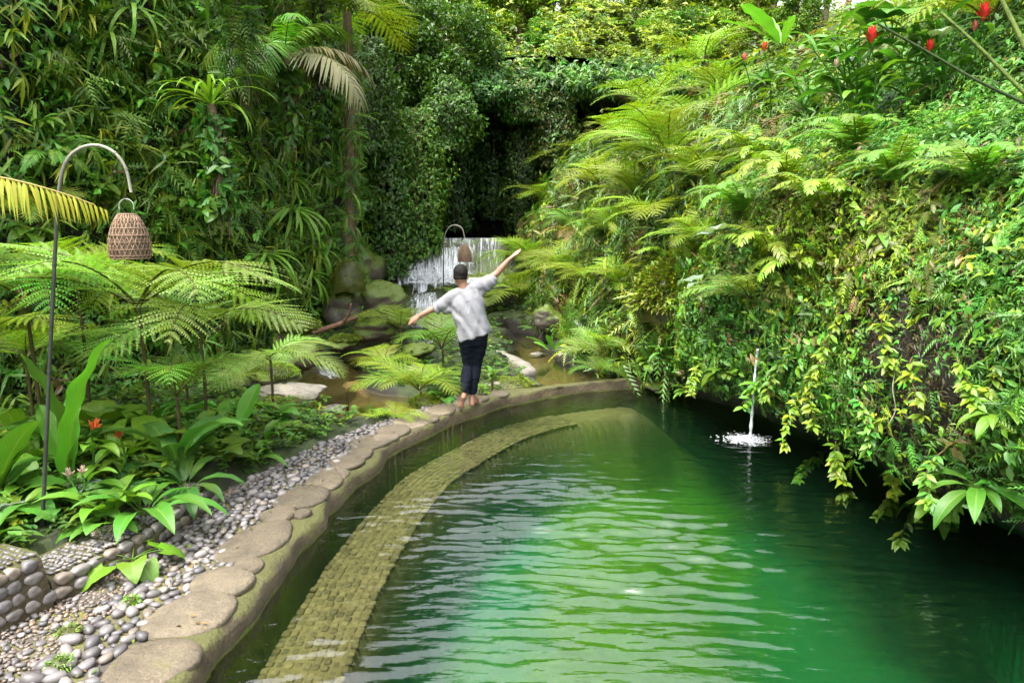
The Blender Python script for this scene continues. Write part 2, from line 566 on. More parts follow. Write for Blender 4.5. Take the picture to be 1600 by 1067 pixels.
# ground (with the pool cut out)
gx = np.concatenate([np.arange(-200, -12, 12), np.arange(-12, -4.6, .35), np.arange(-4.6, 3.4, .1), np.arange(3.4, 14, .5), np.arange(14, 201, 12)])
gy = np.concatenate([np.arange(-200, -6, 12), np.arange(-6, 2, .4), np.arange(2, 19, .1), np.arange(19, 60, 1.0), np.arange(60, 201, 12)])
Xg, Yg = np.meshgrid(gx, gy, indexing='ij')
Zg = ground_z(np.clip(Xg, -30, 30), np.clip(Yg, -30, 60))
dK, sK = kerb_d(np.clip(Xg, -12, 8), np.clip(Yg, -6, 20))
onpath = (dK > 0) & (dK < path_w(Yg) + .1)
Zg = np.where(onpath & (Zg > -.06), -.06, Zg)
F = grid_faces(len(gx), len(gy))
V = np.stack([Xg, Yg, Zg], -1).reshape(-1, 3)
F = F[:, ::-1]
cx, cyy = V[F][:, :, 0].mean(1), V[F][:, :, 1].mean(1)
dd, _ = kerb_d(np.clip(cx, -12, 8), np.clip(cyy, -6, 20))
pool_face = (dd < .12) & (cyy > -5.8) & (cyy < 11) & (cx > -2.6) & (cx < 6.5)
kind(MB().add(V, F[~pool_face]).build('ground', M['ground']), 'structure')

# wooded slope that closes the valley, and the rock that overhangs the cave
sx, sy = np.arange(-40, 41, 1.2), np.arange(19.6, 90, 1.2)
Xs, Ys = np.meshgrid(sx, sy, indexing='ij')
Zs = slope_z(Xs, np.maximum(Ys, 22.5)) - .8 * sstep(22, 19.5, Ys) * 0
kind(MB().add(np.stack([Xs, Ys, np.minimum(Zs, 17)], -1).reshape(-1, 3), grid_faces(len(sx), len(sy))).build('valley_slope', M['soil']), 'structure')
mb = MB()
us, vs = np.linspace(-7, 6.5, 60), np.linspace(0, 1, 36)
U, W = np.meshgrid(us, vs, indexing='ij')
prof = smooth_path([(22.5, 6.6, 0), (19.8, 5.9, 0), (19.5, 5.4, 0), (20.2, 5.2, 0), (22.2, 5.0, 0), (23.6, 4.2, 0), (23.9, 2.0, 0), (24, -.5, 0)], 36)
prof_lip = prof.copy()
Yc = prof[:, 0][None] + fbm(U * .8, W * 5, 2, 41, 4) * .35
Zc = prof[:, 1][None] + fbm(U * .8, W * 5, 7, 42, 4) * .25
mb.add(np.stack([U, Yc, Zc], -1).reshape(-1, 3), grid_faces(60, 36)[:, ::-1])
kind(mb.build('cave_rock', M['cave']), 'structure')

# ------------------------------------------------------------------ pool floor
px_, py_ = np.arange(-2.2, 5.2, .06), np.arange(-6, 10.6, .06)
Xp, Yp = np.meshgrid(px_, py_, indexing='ij')
dP, sP = kerb_d(Xp, Yp)
dep = -dP
WATER_Z = -.15
def floor_z(d, x, y):
    bn = 1 - sstep(1.5, 2.7, x)
    z = -.58 - .5 * (1 - bn) + .23 * bn * sstep(.08, .14, d) - (1.05 - .55 * (1 - bn)) * sstep(.60 - .5 * (1 - bn), .82 - .3 * (1 - bn), d) - .5 * sstep(1.6, 3.6, d)
    return z + fbm(x * 1.3, y * 1.3, 0, 51, 3) * .05 * sstep(.75, 1.1, d)
Zp = floor_z(dep, Xp, Yp)
F = grid_faces(len(px_), len(py_))[:, ::-1]
V = np.stack([Xp, Yp, Zp], -1).reshape(-1, 3)
keep = (dP.reshape(-1)[F] < .15).any(1)
m, nt, out = mat_new('pool_floor')
pos = N(nt, 'ShaderNodeNewGeometry').outputs['Position']
sep = N(nt, 'ShaderNodeSeparateXYZ'); nt.links.new(pos, sep.inputs[0])
nz = noise(nt, 1.1, 4, .6, pos)
nf = noise(nt, 9, 6, .65, pos)
# algae grow over the middle of the floor
e1 = N(nt, 'ShaderNodeMath', operation='MULTIPLY_ADD'); nt.links.new(sep.outputs[1], e1.inputs[0]); e1.inputs[1].default_value = -.30
nt.links.new(sep.outputs[0], e1.inputs[2])
e2 = N(nt, 'ShaderNodeMath', operation='ADD'); nt.links.new(e1.outputs[0], e2.inputs[0]); e2.inputs[1].default_value = .75
e3 = N(nt, 'ShaderNodeMath', operation='ABSOLUTE'); nt.links.new(e2.outputs[0], e3.inputs[0])
e4 = N(nt, 'ShaderNodeMath', operation='MULTIPLY_ADD'); nt.links.new(nz, e4.inputs[0]); e4.inputs[1].default_value = 1.9; nt.links.new(e3.outputs[0], e4.inputs[2])
alg = ramp(nt, e4.outputs[0], [(.0, 1.0), (1.0, 1.0)])
rr = N(nt, 'ShaderNodeMapRange'); rr.interpolation_type = 'SMOOTHSTEP'
nt.links.new(e4.outputs[0], rr.inputs['Value'])
rr.inputs['From Min'].default_value, rr.inputs['From Max'].default_value = 1.5, 2.5
rr.inputs['To Min'].default_value, rr.inputs['To Max'].default_value = 1, 0
stonec = mixc(nt, nf, (.016, .085, .066), (.036, .145, .112))
algc = mixc(nt, nf, (.07, .085, .003), (.20, .19, .006))
c = mixc(nt, rr.outputs[0], stonec, algc)
# moss and sediment on the shallow shelf by the kerb
sh = N(nt, 'ShaderNodeMapRange'); nt.links.new(sep.outputs[2], sh.inputs['Value'])
sh.inputs['From Min'].default_value, sh.inputs['From Max'].default_value = -1.0, -.6
c = mixc(nt, sh.outputs[0], c, mixc(nt, nf, (.085, .064, .024), (.145, .112, .042)))
principled(nt, out, c, .9, bump(nt, nf, .4, .02), .2)
M['pool_floor'] = m
POOL_FLOOR = kind(MB().add(V, F[keep]).build('pool_floor', m), 'structure')

# ------------------------------------------------------------------ water
def water_material(name, tint=(.9, 1, .93), absorb=None, density=1.0, rough=.02, bscale=0, bstr=.1):
    m, nt, out = mat_new(name)
    tr = N(nt, 'ShaderNodeBsdfTransparent'); tr.inputs[0].default_value = (*tint, 1)
    gl = N(nt, 'ShaderNodeBsdfGlossy'); gl.inputs['Roughness'].default_value = rough
    fr = N(nt, 'ShaderNodeFresnel', IOR=1.75)
    if bscale:
        pos = N(nt, 'ShaderNodeNewGeometry').outputs['Position']
        mp = N(nt, 'ShaderNodeMapping'); mp.inputs['Scale'].default_value = (.45, 1.25, 1)
        nt.links.new(pos, mp.inputs['Vector'])
        nz = noise(nt, bscale, 3, .5, mp.outputs[0])
        b = bump(nt, nz, bstr, .02)
        nt.links.new(b, gl.inputs['Normal']); nt.links.new(b, fr.inputs['Normal'])
    mx = N(nt, 'ShaderNodeMixShader')
    nt.links.new(fr.outputs[0], mx.inputs[0]); nt.links.new(tr.outputs[0], mx.inputs[1]); nt.links.new(gl.outputs[0], mx.inputs[2])
    nt.links.new(mx.outputs[0], out.inputs['Surface'])
    if absorb is not None:
        va = N(nt, 'ShaderNodeVolumeAbsorption'); va.inputs['Color'].default_value = (*absorb, 1); va.inputs['Density'].default_value = density
        vs = N(nt, 'ShaderNodeVolumeScatter'); vs.inputs['Color'].default_value = (.16, .62, .30, 1); vs.inputs['Density'].default_value = .036
        ad = N(nt, 'ShaderNodeAddShader'); nt.links.new(va.outputs[0], ad.inputs[0]); nt.links.new(vs.outputs[0], ad.inputs[1])
        nt.links.new(ad.outputs[0], out.inputs['Volume'])
    return m

M['pool_water'] = water_material('pool_water', (1, 1, 1), (.30, .80, .42), .60, .02, 13, .38)
M['stream_water'] = water_material('stream_water', (.82, .80, .62), None, 1, .03, 7, .35)

JET = at(1172, 688, WATER_Z)
gx2, gy2 = np.arange(-2.3, 4.6, .045), np.concatenate([np.arange(-6, 2, .08), np.arange(2, 10.6, .02)])
Xw, Yw = np.meshgrid(gx2, gy2, indexing='ij')
dW, _ = kerb_d(Xw, Yw)
ph = fbm(Xw * .9, Yw * .9, 0, 61, 3)
ph2 = fbm(Xw * 1.7, Yw * 1.7, 3, 62, 2)
rj = np.hypot(Xw - JET[0], Yw - JET[1])
amp = .5 + 2.7 * np.exp(-((Xw - .35 - .05 * Yw) / 1.15) ** 2) * sstep(8.0, 4.6, Yw)
amp *= .30 + 1.1 * sstep(-.5, .6, fbm(Xw * .7, Yw * 1.1, 5, 63, 2))
ph3 = fbm(Xw * 2.6, Yw * 4.2, 6, 65, 3)
h = (.0033 * np.sin(2 * np.pi * (Yw + .035 * Xw * Xw) / .205 + 4.5 * ph + 3.0 * ph3)
     + .0024 * np.sin(2 * np.pi * (Yw - .10 * Xw) / .128 + 5.5 * ph2 + 3.6 * ph3)
     + .0014 * np.sin(2 * np.pi * (Yw * .97 + .22 * Xw) / .085 + 7 * ph + 3 * ph3)
     + .0036 * ph3) * amp
h += .004 * np.sin(2 * np.pi * rj / .22 + 1.5 * ph) * np.exp(-rj / 1.3)
h += .0012 * fbm(Xw * 9, Yw * 12, 0, 64, 2)
F = grid_faces(len(gx2), len(gy2))[:, ::-1]
V = np.stack([Xw, Yw, WATER_Z + h], -1).reshape(-1, 3)
keep = (dW.reshape(-1)[F] < .06).all(1)
F = F[keep]
used = np.unique(F)
remap = -np.ones(len(V), int); remap[used] = np.arange(len(used))
V, F = V[used], remap[F]
E = np.concatenate([F[:, [k, (k + 1) % 4]] for k in range(4)])
key = np.sort(E, 1)
_, idx, cnt = np.unique(key, axis=0, return_index=True, return_counts=True)
B = E[idx[cnt == 1]]
nv = len(V)
V2 = V.copy(); V2[:, 2] = -2.9
Fs = np.stack([B[:, 1], B[:, 0], B[:, 0] + nv, B[:, 1] + nv], -1)
kind(MB().add(np.concatenate([V, V2]), np.concatenate([F, F[:, ::-1] + nv, Fs])).build('pool_water', M['pool_water']), 'structure')

def flat_water(name, x0, x1, y0, y1, z, mat, amp=.006, z1=None, seed=0, step=.08, keep=None):
    xs, ys = np.arange(x0, x1, step), np.arange(y0, y1, step)
    X, Y = np.meshgrid(xs, ys, indexing='ij')
    zz = z + ((z1 - z) * (Y - y0) / (y1 - y0) if z1 is not None else 0)
    Z = zz + amp * fbm(X * 2.2, Y * 2.8, seed, 71, 3)
    F = grid_faces(len(xs), len(ys))[:, ::-1]
    d = kerb_d(X, Y)[0].reshape(-1)
    F = F[(d[F] > .12).all(1)]
    if keep is not None:
        k = keep(X, Y).reshape(-1)
        F = F[k[F].all(1)]
    return kind(MB().add(np.stack([X, Y, Z], -1).reshape(-1, 3), F).build(name, mat), 'structure')

# ------------------------------------------------------------------ kerb, path and its stones
def kerb_point(s, d):
    i = np.interp(s, KLEN, np.arange(len(KERB)))
    i0 = np.clip(i.astype(int) if np.ndim(i) else int(i), 0, len(KERB) - 2)
    f = i - i0
    f = f[..., None] if np.ndim(f) else f
    return KERB[i0] * (1 - f) + KERB[i0 + 1] * f + (KNORM[i0] * (1 - f) + KNORM[i0 + 1] * f) * (np.asarray(d)[..., None] if np.ndim(d) else d)

S0, S1 = float(np.interp(0.0, KERB[:, 1], KLEN)), KLEN[-1]
ss = np.arange(S0, S1, .05)
prof = [(-.03, -1.6), (-.02, -.5), (-.01, -.22), (-.015, -.13), (.0, -.06), (.025, -.03), (.06, -.018), (.24, -.010), (.34, -.012), (.42, -.08), (.44, -.5)]
prof = np.array(prof)
V = []
for d, z in prof:
    dj = d * (1 - .62 * sstep(9.25, 9.6, np.interp(ss, KLEN, KERB[:, 1])) * (d > .02)) + (fbm(ss * 2.2, d * 9, 0, 81, 3) * .035 if d < .3 else 0)
    P = kerb_point(ss, dj * np.ones_like(ss))
    V.append(np.c_[P, z + fbm(ss * 5, d * 14, 0, 82, 3) * .014 * (z > -.4)])
V = np.stack(V, 1)
kind(MB().add(V[:, :4].reshape(-1, 3), grid_faces(len(ss), 4)[:, ::-1]).build('pool_wall', M['pool_wall']), 'structure')
kerb = kind(MB().add(V[:, 3:].reshape(-1, 3), grid_faces(len(ss), len(prof) - 3)[:, ::-1]).build('kerb', M['mortar']), 'structure')

yy = np.arange(0, 9.7, .08)
sp = np.interp(yy, KERB[:, 1], KLEN)
fr = np.linspace(0, 1, 24)
Vp = []
for f in fr:
    d = .30 + f * (path_w(yy) - .30)
    P = kerb_point(sp, d)
    Vp.append(np.c_[P, -.022 + fbm(P[:, 0] * 6, P[:, 1] * 6, 0, 83, 3) * .008])
path = kind(MB().add(np.stack(Vp, 1).reshape(-1, 3), grid_faces(len(yy), len(fr))[:, ::-1]).build('path', M['pathbed']), 'structure')

def stone_mesh(name, mat, n=14, seed=0, flat=.16, wob=.10, rows=4, dome=.25):
    """a rounded flat stone of radius 1, z from -flat to +flat*dome"""
    th = np.linspace(0, 2 * np.pi, n, endpoint=False)
    r0 = 1 + wob * (np.sin(2 * th + seed) * .6 + np.sin(3 * th + 2.1 * seed) * .5 + np.sin(5 * th + seed * 3.3) * .25)
    rings = [(1.0, -flat), (1.02, -.1 * flat), (.96, flat * .55), (.80, flat * .85), (.45, flat * 1.0)][:rows + 1]
    V = [np.stack([np.cos(th) * r0 * a, np.sin(th) * r0 * a, z + .10 * flat * np.sin(3 * th + seed) * (z > 0)], -1) for a, z in rings]
    m_ = len(rings)
    Vv = np.concatenate(V + [np.array([[0, 0, flat * 1.02]])])
    F = grid_faces(m_, n, True)
    top = np.stack([(m_ - 1) * n + np.arange(n), (m_ - 1) * n + (np.arange(n) + 1) % n, np.full(n, m_ * n)], -1)
    mb = MB()
    mb.v.append(Vv); mb.f += [F, top]; mb.c.append(np.ones((len(Vv), 3))); mb.uv.append(np.zeros((len(Vv), 2))); mb.n = len(Vv)
    return mb.mesh(name, mat)

STEP = [stone_mesh('stepping_stone', M['stone'], 22, s, .10, .075) for s in range(6)]
# (px, py, width px, depth px, lean deg): the large flat stones, nearest first
STONES = [(257, 1034, 122, 78, 8), (322, 958, 116, 72, 14), (362, 908, 92, 46, 5), (401, 883, 46, 27, 0), (418, 844, 92, 64, 10), (446, 803, 56, 24, 0),
          (486, 801, 26, 14, 0), (489, 776, 78, 38, 6), (521, 751, 56, 27, 0), (566, 743, 56, 26, 0), (573, 721, 62, 26, 0), (606, 711, 40, 18, 0), (603, 690, 66, 27, 0),
          (640, 686, 40, 16, 0), (657, 677, 52, 20, 0), (654, 659, 60, 20, 0), (690, 656, 56, 18, 0), (702, 642, 52, 15, 0), (738, 643, 50, 14, 0), (750, 629, 56, 15, 0), (786, 630, 46, 12, 0), (797, 619, 46, 11, 0)]
def stone_at(a, b):
    c = at(a, b, .0)
    k = int(np.argmin(((KERB - c[:2]) ** 2).sum(-1)))
    c[:2] += KNORM[k] * .055
    return c
for i, (a, b, w, dpx, ln) in enumerate(STONES):
    c = stone_at(a, b)
    dist = math.hypot(c[1], CAM_Z)
    w, dpx = w * .97, dpx * .97
    rx = w * dist / FPX / 2
    ry = dpx / 2 * dist * dist / (FPX * CAM_Z)
    d, s = kerb_d(c[0], c[1])
    k = int(np.argmin(np.abs(KLEN - s)))
    sup = math.hypot(rx * KNORM[k][0], ry * KNORM[k][1])
    c[:2] += KNORM[k] * max(0, sup + .045 - float(d))
    ang = math.atan2(_kt[k][1], _kt[k][0]) - math.pi / 2
    r_al = max(rx, ry) * .97
    o = link('stepping_stone', STEP[i % 6], path, (c[0], c[1], (-.012 if i < 8 else -.012) + .004 * (i % 3)), (R(random.uniform(-2, 2)), R(random.uniform(-2, 2)), R(-ln * 1.6) + ang * .35), (rx, ry, .23 if i < 8 else .18))

# pebbles: 300 largest as parts, the rest joined
PEB = []
for s in range(8):
    n = 8
    th = np.linspace(0, 2 * np.pi, n, endpoint=False)
    r0 = 1 + .14 * np.sin(2 * th + s) + .08 * np.sin(3 * th + 2 * s)
    lv = [(.75, -.5), (1.0, .0), (.72, .62)]
    V = np.concatenate([np.stack([np.cos(th) * r0 * a, np.sin(th) * r0 * a, np.full(n, z)], -1) for a, z in lv] + [[[0, 0, .82]]])
    F = grid_faces(3, n, True)
    top = np.stack([2 * n + np.arange(n), 2 * n + (np.arange(n) + 1) % n, np.full(n, 3 * n)], -1)
    PEB.append((V, F, top))

def pebble_tint(n, warm=.3):
    base = np.array([[.155, .140, .135], [.12, .108, .108], [.20, .178, .165], [.185, .15, .12], [.09, .083, .085]])
    c = base[rng.choice(5, n, p=[.32, .25, .17, .16, .1])] * .82 * (1 + rng.normal(0, .15, (n, 1)))
    return np.clip(c, .02, .6)

def pebble_mesh(k, tint):
    V, F, top = PEB[k]
    mb = MB()
    mb.v.append(V); mb.f += [F, top]; mb.c.append(np.tile(tint, (len(V), 1))); mb.uv.append(np.zeros((len(V), 2))); mb.n = len(V)
    return mb.mesh('pebble', M['pebble'])
PEBM = [pebble_mesh(k % 8, t) for k, t in enumerate(pebble_tint(24))]

def poisson(dens_r, sfun, dmin, dmax, n_try, blockers=None):
    """dart throwing in kerb coordinates (s, d) with local radius"""
    cell = .12
    pts, grid = [], {}
    S = rng.uniform(sfun[0], sfun[1], n_try)
    U = rng.uniform(0, 1, n_try)
    P = kerb_point(S, np.zeros(n_try))
    lo, hi = dmin(P[:, 1]), dmax(P[:, 1])
    D = lo + U * (hi - lo)
    P = kerb_point(S, D)
    Rr = dens_r(S, D, P)
    for q in range(n_try):
        if hi[q] <= lo[q]:
            continue
        x, y, r = P[q, 0], P[q, 1], Rr[q]
        gx_, gy_ = int(x / cell), int(y / cell)
        ok = True
        for i in (-1, 0, 1):
            for j in (-1, 0, 1):
                for (a, b, c) in grid.get((gx_ + i, gy_ + j), ()):
                    if (a - x) ** 2 + (b - y) ** 2 < (.80 * (r + c)) ** 2:
                        ok = False
                        break
                if not ok: break
            if not ok: break
        if ok:
            grid.setdefault((gx_, gy_), []).append((x, y, r))
            pts.append((x, y, r))
    return np.array(pts)

blk = []
for (a, b, w, dpx, ln) in STONES:
    c = stone_at(a, b); dist = math.hypot(c[1], CAM_Z); w, dpx = w * .97, dpx * .97
    blk.append((c[0], c[1], w * dist / FPX / 2 * .97, dpx / 2 * dist * dist / (FPX * CAM_Z) * .97))
def clear_of_stones(P):
    ok = np.ones(len(P), bool)
    for x, y, rx, ry in blk:
        ok &= ((P[:, 0] - x) / (rx + P[:, 2] * .5)) ** 2 + ((P[:, 1] - y) / (ry + P[:, 2] * .5)) ** 2 > 1
    return ok

band = lerp_tab([(0, .80), (3, .80), (4, .80), (5, .90), (6, .86), (7, .68), (8, .52), (9.6, .40)])
sA, sB = float(np.interp(2.6, KERB[:, 1], KLEN)), float(np.interp(8.9, KERB[:, 1], KLEN))
P1 = poisson(lambda S, D, P: np.clip(rng.normal(.036, .008, len(S)) * (1 + .45 * sstep(4.3, 3.2, P[:, 1])), .02, .065), (sA, sB), lambda y: np.full_like(y, .27), lambda y: np.maximum(band(y), .3), 26000)
P1 = P1[clear_of_stones(P1)]
P2 = poisson(lambda S, D, P: np.clip(rng.normal(.020, .006, len(S)), .010, .04), (sA, float(np.interp(6.4, KERB[:, 1], KLEN))), lambda y: band(y) - .06, lambda y: path_w(y), 42000)

def place_pebbles(P, hgt):
    """-> joined V, plus rows for the individual ones"""
    px, py, dep = proj(np.c_[P[:, :2], np.zeros(len(P))])
    size = P[:, 2] * FPX / dep * ((px > -40) & (px < 1640) & (py < 1100))
    return size
allP = np.concatenate([np.c_[P1, np.zeros(len(P1))], np.c_[P2, np.ones(len(P2))]])
sz = place_pebbles(allP, 0)
order = np.argsort(-sz)
big, rest = order[:300], order[300:]
for i in big:
    x, y, r, g = allP[i]
    a = random.uniform(0, 6.28)
    link('pebble', PEBM[random.randrange(24)], path, (x, y, -.014 + r * .16), (random.uniform(-.25, .25), random.uniform(-.25, .25), a), (r * random.uniform(.95, 1.25), r * random.uniform(.72, .95), r * random.uniform(.55, .85)))

def joined_pebbles(name, rows, parent, zf=lambda x, y: -.016, lift=.15, warm=None):
    mb = MB()
    k = rng.integers(0, 8, len(rows))
    for q in range(8):
        Rr = rows[k == q]
        if not len(Rr): continue
        V, F, top = PEB[q]
        n = len(Rr)
        a = rng.uniform(0, 6.28, n)
        S = np.stack([Rr[:, 2] * rng.uniform(.95, 1.25, n), Rr[:, 2] * rng.uniform(.7, .95, n), Rr[:, 2] * rng.uniform(.5, .85, n)], -1)
        W = V[None] * S[:, None]
        ca, sa = np.cos(a)[:, None], np.sin(a)[:, None]
        X = W[..., 0] * ca - W[..., 1] * sa + Rr[:, 0:1]
        Y = W[..., 0] * sa + W[..., 1] * ca + Rr[:, 1:2]
        tilt = rng.normal(0, .22, (n, 1))
        Z = W[..., 2] + W[..., 0] * tilt + (zf(Rr[:, 0], Rr[:, 1]) + Rr[:, 2] * lift)[:, None]
        VV = np.stack([X, Y, Z], -1).reshape(-1, 3)
        off = (np.arange(n) * len(V))[:, None, None]
        C = np.repeat(pebble_tint(n) * (1.0 if warm is None else np.asarray(warm)), len(V), 0)
        mb.v.append(VV); mb.c.append(C); mb.uv.append(np.zeros((len(VV), 2)))
        mb.f += [(F[None] + off).reshape(-1, 4) + mb.n, (top[None] + off).reshape(-1, 3) + mb.n]
        mb.n += len(VV)
    return kind(mb.build(name, M['pebble'], parent), 'stuff')

joined_pebbles('pebbles', allP[rest][allP[rest][:, 3] == 0], path)
joined_pebbles('gravel', allP[rest][allP[rest][:, 3] == 1], path, warm=(1.15, 1.0, .85))

# submerged cobbles of the curved shelf, laid in rows
sC, sD = float(np.interp(2.4, KERB[:, 1], KLEN)), float(np.interp(9.45, KERB[:, 1], KLEN))
M['cobble'] = tinted('submerged_cobble', .8, .2, 25, .4, .3, .004)
th8 = np.linspace(0, 2 * np.pi, 12, endpoint=False)
sq = np.stack([np.sign(np.cos(th8)) * np.abs(np.cos(th8)) ** .55, np.sign(np.sin(th8)) * np.abs(np.sin(th8)) ** .55], -1)
VC = np.concatenate([np.c_[sq, np.full(12, -.5)], np.c_[sq * .97, np.full(12, .3)], np.c_[sq * .72, np.full(12, .85)], [[0, 0, 1.0]]])
FC = grid_faces(3, 12, True)
TC = np.stack([24 + np.arange(12), 24 + (np.arange(12) + 1) % 12, np.full(12, 36)], -1)
mb = MB()
for row in np.arange(.15, .60, .056):
    s_ = sC + random.uniform(0, .06)
    while s_ < sD + .3:
        L = random.uniform(.05, .085)
        p = kerb_point(s_, -(row + random.uniform(-.006, .006)))
        kk = int(np.argmin(np.abs(KLEN - s_)))
        a_ = math.atan2(_kt[kk][1], _kt[kk][0]) + random.uniform(-.12, .12)
        W = VC * [L / 2 * .93, .028 * random.uniform(.84, .95), .010]
        X = W[:, 0] * math.cos(a_) - W[:, 1] * math.sin(a_) + p[0]
        Y = W[:, 0] * math.sin(a_) + W[:, 1] * math.cos(a_) + p[1]
        Z = W[:, 2] - .352 + random.uniform(-.006, .006)
        c = np.array([.092, .070, .028]) * random.uniform(.6, 1.3)
        mb.v.append(np.stack([X, Y, Z], -1)); mb.c.append(np.tile(c, (37, 1))); mb.uv.append(np.zeros((37, 2)))
        mb.f += [FC + mb.n, TC + mb.n]; mb.n += 37
        s_ += L
kind(mb.build('cobbles', M['cobble'], POOL_FLOOR), 'stuff')

# ------------------------------------------------------------------ low retaining walls of round cobbles on the left
WROCK = [stone_mesh('cobblestone', M['pebble'], 12, s * 1.7, .55, .10) for s in range(5)]
for me in WROCK:
    n = len(me.vertices)
    t = pebble_tint(1)[0] * 1.05
    me.color_attributes['tint'].data.foreach_set('color', np.tile([*t, 1.0], n).astype(np.float32))

def cobble_wall(label, pts, h, rows, r, cap=True):
    """wall along ground points pts (front face foot), h high; stones face the path"""
    P = smooth_path([(a, b, 0) for a, b in pts], 60)
    L = np.concatenate([[0], np.cumsum(np.linalg.norm(np.diff(P, axis=0), axis=1))])
    t = thing('retaining_wall', label, 'wall', (P[0][0], P[0][1], 0))
    o0 = np.array(t.location)
    T = unit(np.gradient(P, axis=0))
    Nn = np.stack([T[:, 1], -T[:, 0], T[:, 2] * 0], -1)          # towards the path
    mb = MB()
    prof = [(-.02, -.15), (.0, 0), (-.02, h * .5), (-.05, h - .03), (-.10, h), (-.38, h + .01), (-.45, h - .1), (-.46, -.15)]
    V = np.stack([P + Nn * d + np.array([0, 0, z]) + fbm(L * 6, d * 9, z * 9, 91, 2)[:, None] * .012 for d, z in prof], 1) - o0
    mb.add(V.reshape(-1, 3), grid_faces(len(P), len(prof))[:, ::-1])
    for e in (0, len(P) - 1):
        mb.add(V[e], np.array([[0, 1, 6, 7], [1, 2, 5, 6], [2, 3, 4, 5]]) if e else np.array([[7, 6, 1, 0], [6, 5, 2, 1], [5, 4, 3, 2]]))
    mb.build('wall_core', M['mortar'], t)
    for k in range(rows):
        z = h * (k + .55) / (rows + .1)
        s = r * (.6 + .5 * (k % 2))
        while s < L[-1]:
            i = int(np.searchsorted(L, s)); i = min(i, len(P) - 1)
            rr = r * random.uniform(.85, 1.12)
            p = P[i] + Nn[i] * (-.012 - .04 * z / h) + np.array([0, 0, z]) - o0
            q = Vector(Nn[i]).to_track_quat('Z', 'X')
            o = link('cobblestone', WROCK[random.randrange(5)], t, p)
            o.rotation_mode = 'QUATERNION'
            o.rotation_quaternion = q
            hh = h / rows / 2 * .98
            o.scale = (hh, rr, .045) if abs(q.to_matrix()[2][0]) > .5 else (rr, hh, .045)
            s += rr * 2.02
    if cap:
        rows_ = []
        s = .02
        while s < L[-1]:
            i = min(int(np.searchsorted(L, s)), len(P) - 1)
            for d in np.arange(-.34, -.06, .036):
                rows_.append((*(P[i] + Nn[i] * (d + random.uniform(-.01, .01)) - o0)[:2], random.uniform(.016, .022)))
            s += .038
        joined_pebbles('cap_pebbles', np.array(rows_), t, lambda x, y: np.full_like(x, h), .2)
    return t

w1 = [at(-120, 1020)[:2], at(0, 984)[:2], at(45, 962)[:2], at(80, 945)[:2]]
cobble_wall('low wall of dark round cobbles in courses, pebble-topped, at the nearer end of the path', w1, .30, 4, .050)
w2 = [at(92, 940)[:2], at(160, 905)[:2], at(235, 862)[:2], at(300, 815)[:2], at(345, 783)[:2]]
cobble_wall('lower pebble-topped border wall that edges the plant bed beside the gravel', w2, .14, 2, .055)

# ------------------------------------------------------------------ stream, upper pool and the ledges
flat_water('stream', -4.3, -.3, 7.9, 12.4, -.13, M['stream_water'], .006, seed=1, keep=lambda X, Y: X < .15 - .12 * (Y - 9))
flat_water('upper_pool', -.35, 2.4, 9.3, 15.2, -.045, M['stream_water'], .004, seed=2)
flat_water('upper_stream', -3.2, 0, 12.4, 16.8, .02, M['stream_water'], .012, z1=.30, seed=3)

led = smooth_path([(*at(748, 606)[:2], 0), (*at(790, 595)[:2], 0), (*at(822, 581)[:2], 0), (*at(826, 574)[:2], 0), (*at(805, 562)[:2], 0), (*at(780, 550)[:2], 0), (*at(764, 538)[:2], 0), (*at(768, 528)[:2], 0), (*at(790, 521)[:2], 0)], 70)
T = unit(np.gradient(led, axis=0)); Nl = np.stack([-T[:, 1], T[:, 0], T[:, 2]], -1)
lw = np.linspace(.20, .14, 70)
prof = [(-1, -.5), (-1, -.02), (-.8, .02), (0, .03), (.8, .02), (1, -.02), (1, -.5)]
V = np.stack([led + Nl * (d * lw * .5 + fbm(np.arange(70) * .3, d, 0, 95, 2) * .03)[:, None] + np.array([0, 0, z]) for d, z in prof], 1)
kind(MB().add(V.reshape(-1, 3), grid_faces(70, 7)).build('pool_ledge', M['paver']), 'structure')

# boulders
def boulder_mesh(seed, mat, n=44, m=28, sq=.75):
    th, ph = np.linspace(0, 2 * np.pi, n, endpoint=False), np.linspace(-1.5, 1.5, m)
    Ph, Th = np.meshgrid(ph, th, indexing='ij')
    X, Y, Z = np.cos(Ph) * np.cos(Th), np.cos(Ph) * np.sin(Th), np.sin(Ph)
    r = 1 + .26 * fbm(X * 1.3 + seed, Y * 1.3, Z * 1.3, seed, 4)
    r = r * (1 - .12 * np.maximum(0, np.abs(X) ** 3 + np.abs(Y) ** 3 + np.abs(Z) ** 3 - .75))
    r = r - .07 * np.abs(fbm(X * 3.5, Y * 3.5 + seed, Z * 4.5, seed + 9, 4))
    V = np.stack([X * r, Y * r, Z * r * sq], -1).reshape(-1, 3)
    return MB().add(V, grid_faces(m, n, True)).mesh('boulder', mat)
BO = [boulder_mesh(s + 3, M['boulder']) for s in range(5)]
def boulder(px, py, Y, wpx, hpx, label, k, group=None, name='boulder', mat=None):
    c = atY(px, py, Y)
    dist = math.hypot(c[1], c[2] - CAM_Z)
    rx, rz = wpx * dist / FPX / 2, hpx * dist / FPX / 2
    o = link(name, BO[k % 5], None, c, (0, 0, k * 1.3), (rx * .98, rx * .85, rz * 1.25))
    if mat:
        o.data = o.data.copy(); o.data.materials.clear(); o.data.materials.append(mat)
    return tag(o, label, 'boulder', group)
boulder(464, 545, 10.2, 78, 84, 'big rounded boulder with a moss cap beside the left bank ferns', 0)
boulder(535, 538, 12.2, 56, 26, 'small flat-topped mossy boulder standing in the stream', 1)
boulder(432, 590, 9.6, 72, 26, 'low boulder wholly covered in bright moss near the path bed', 2)
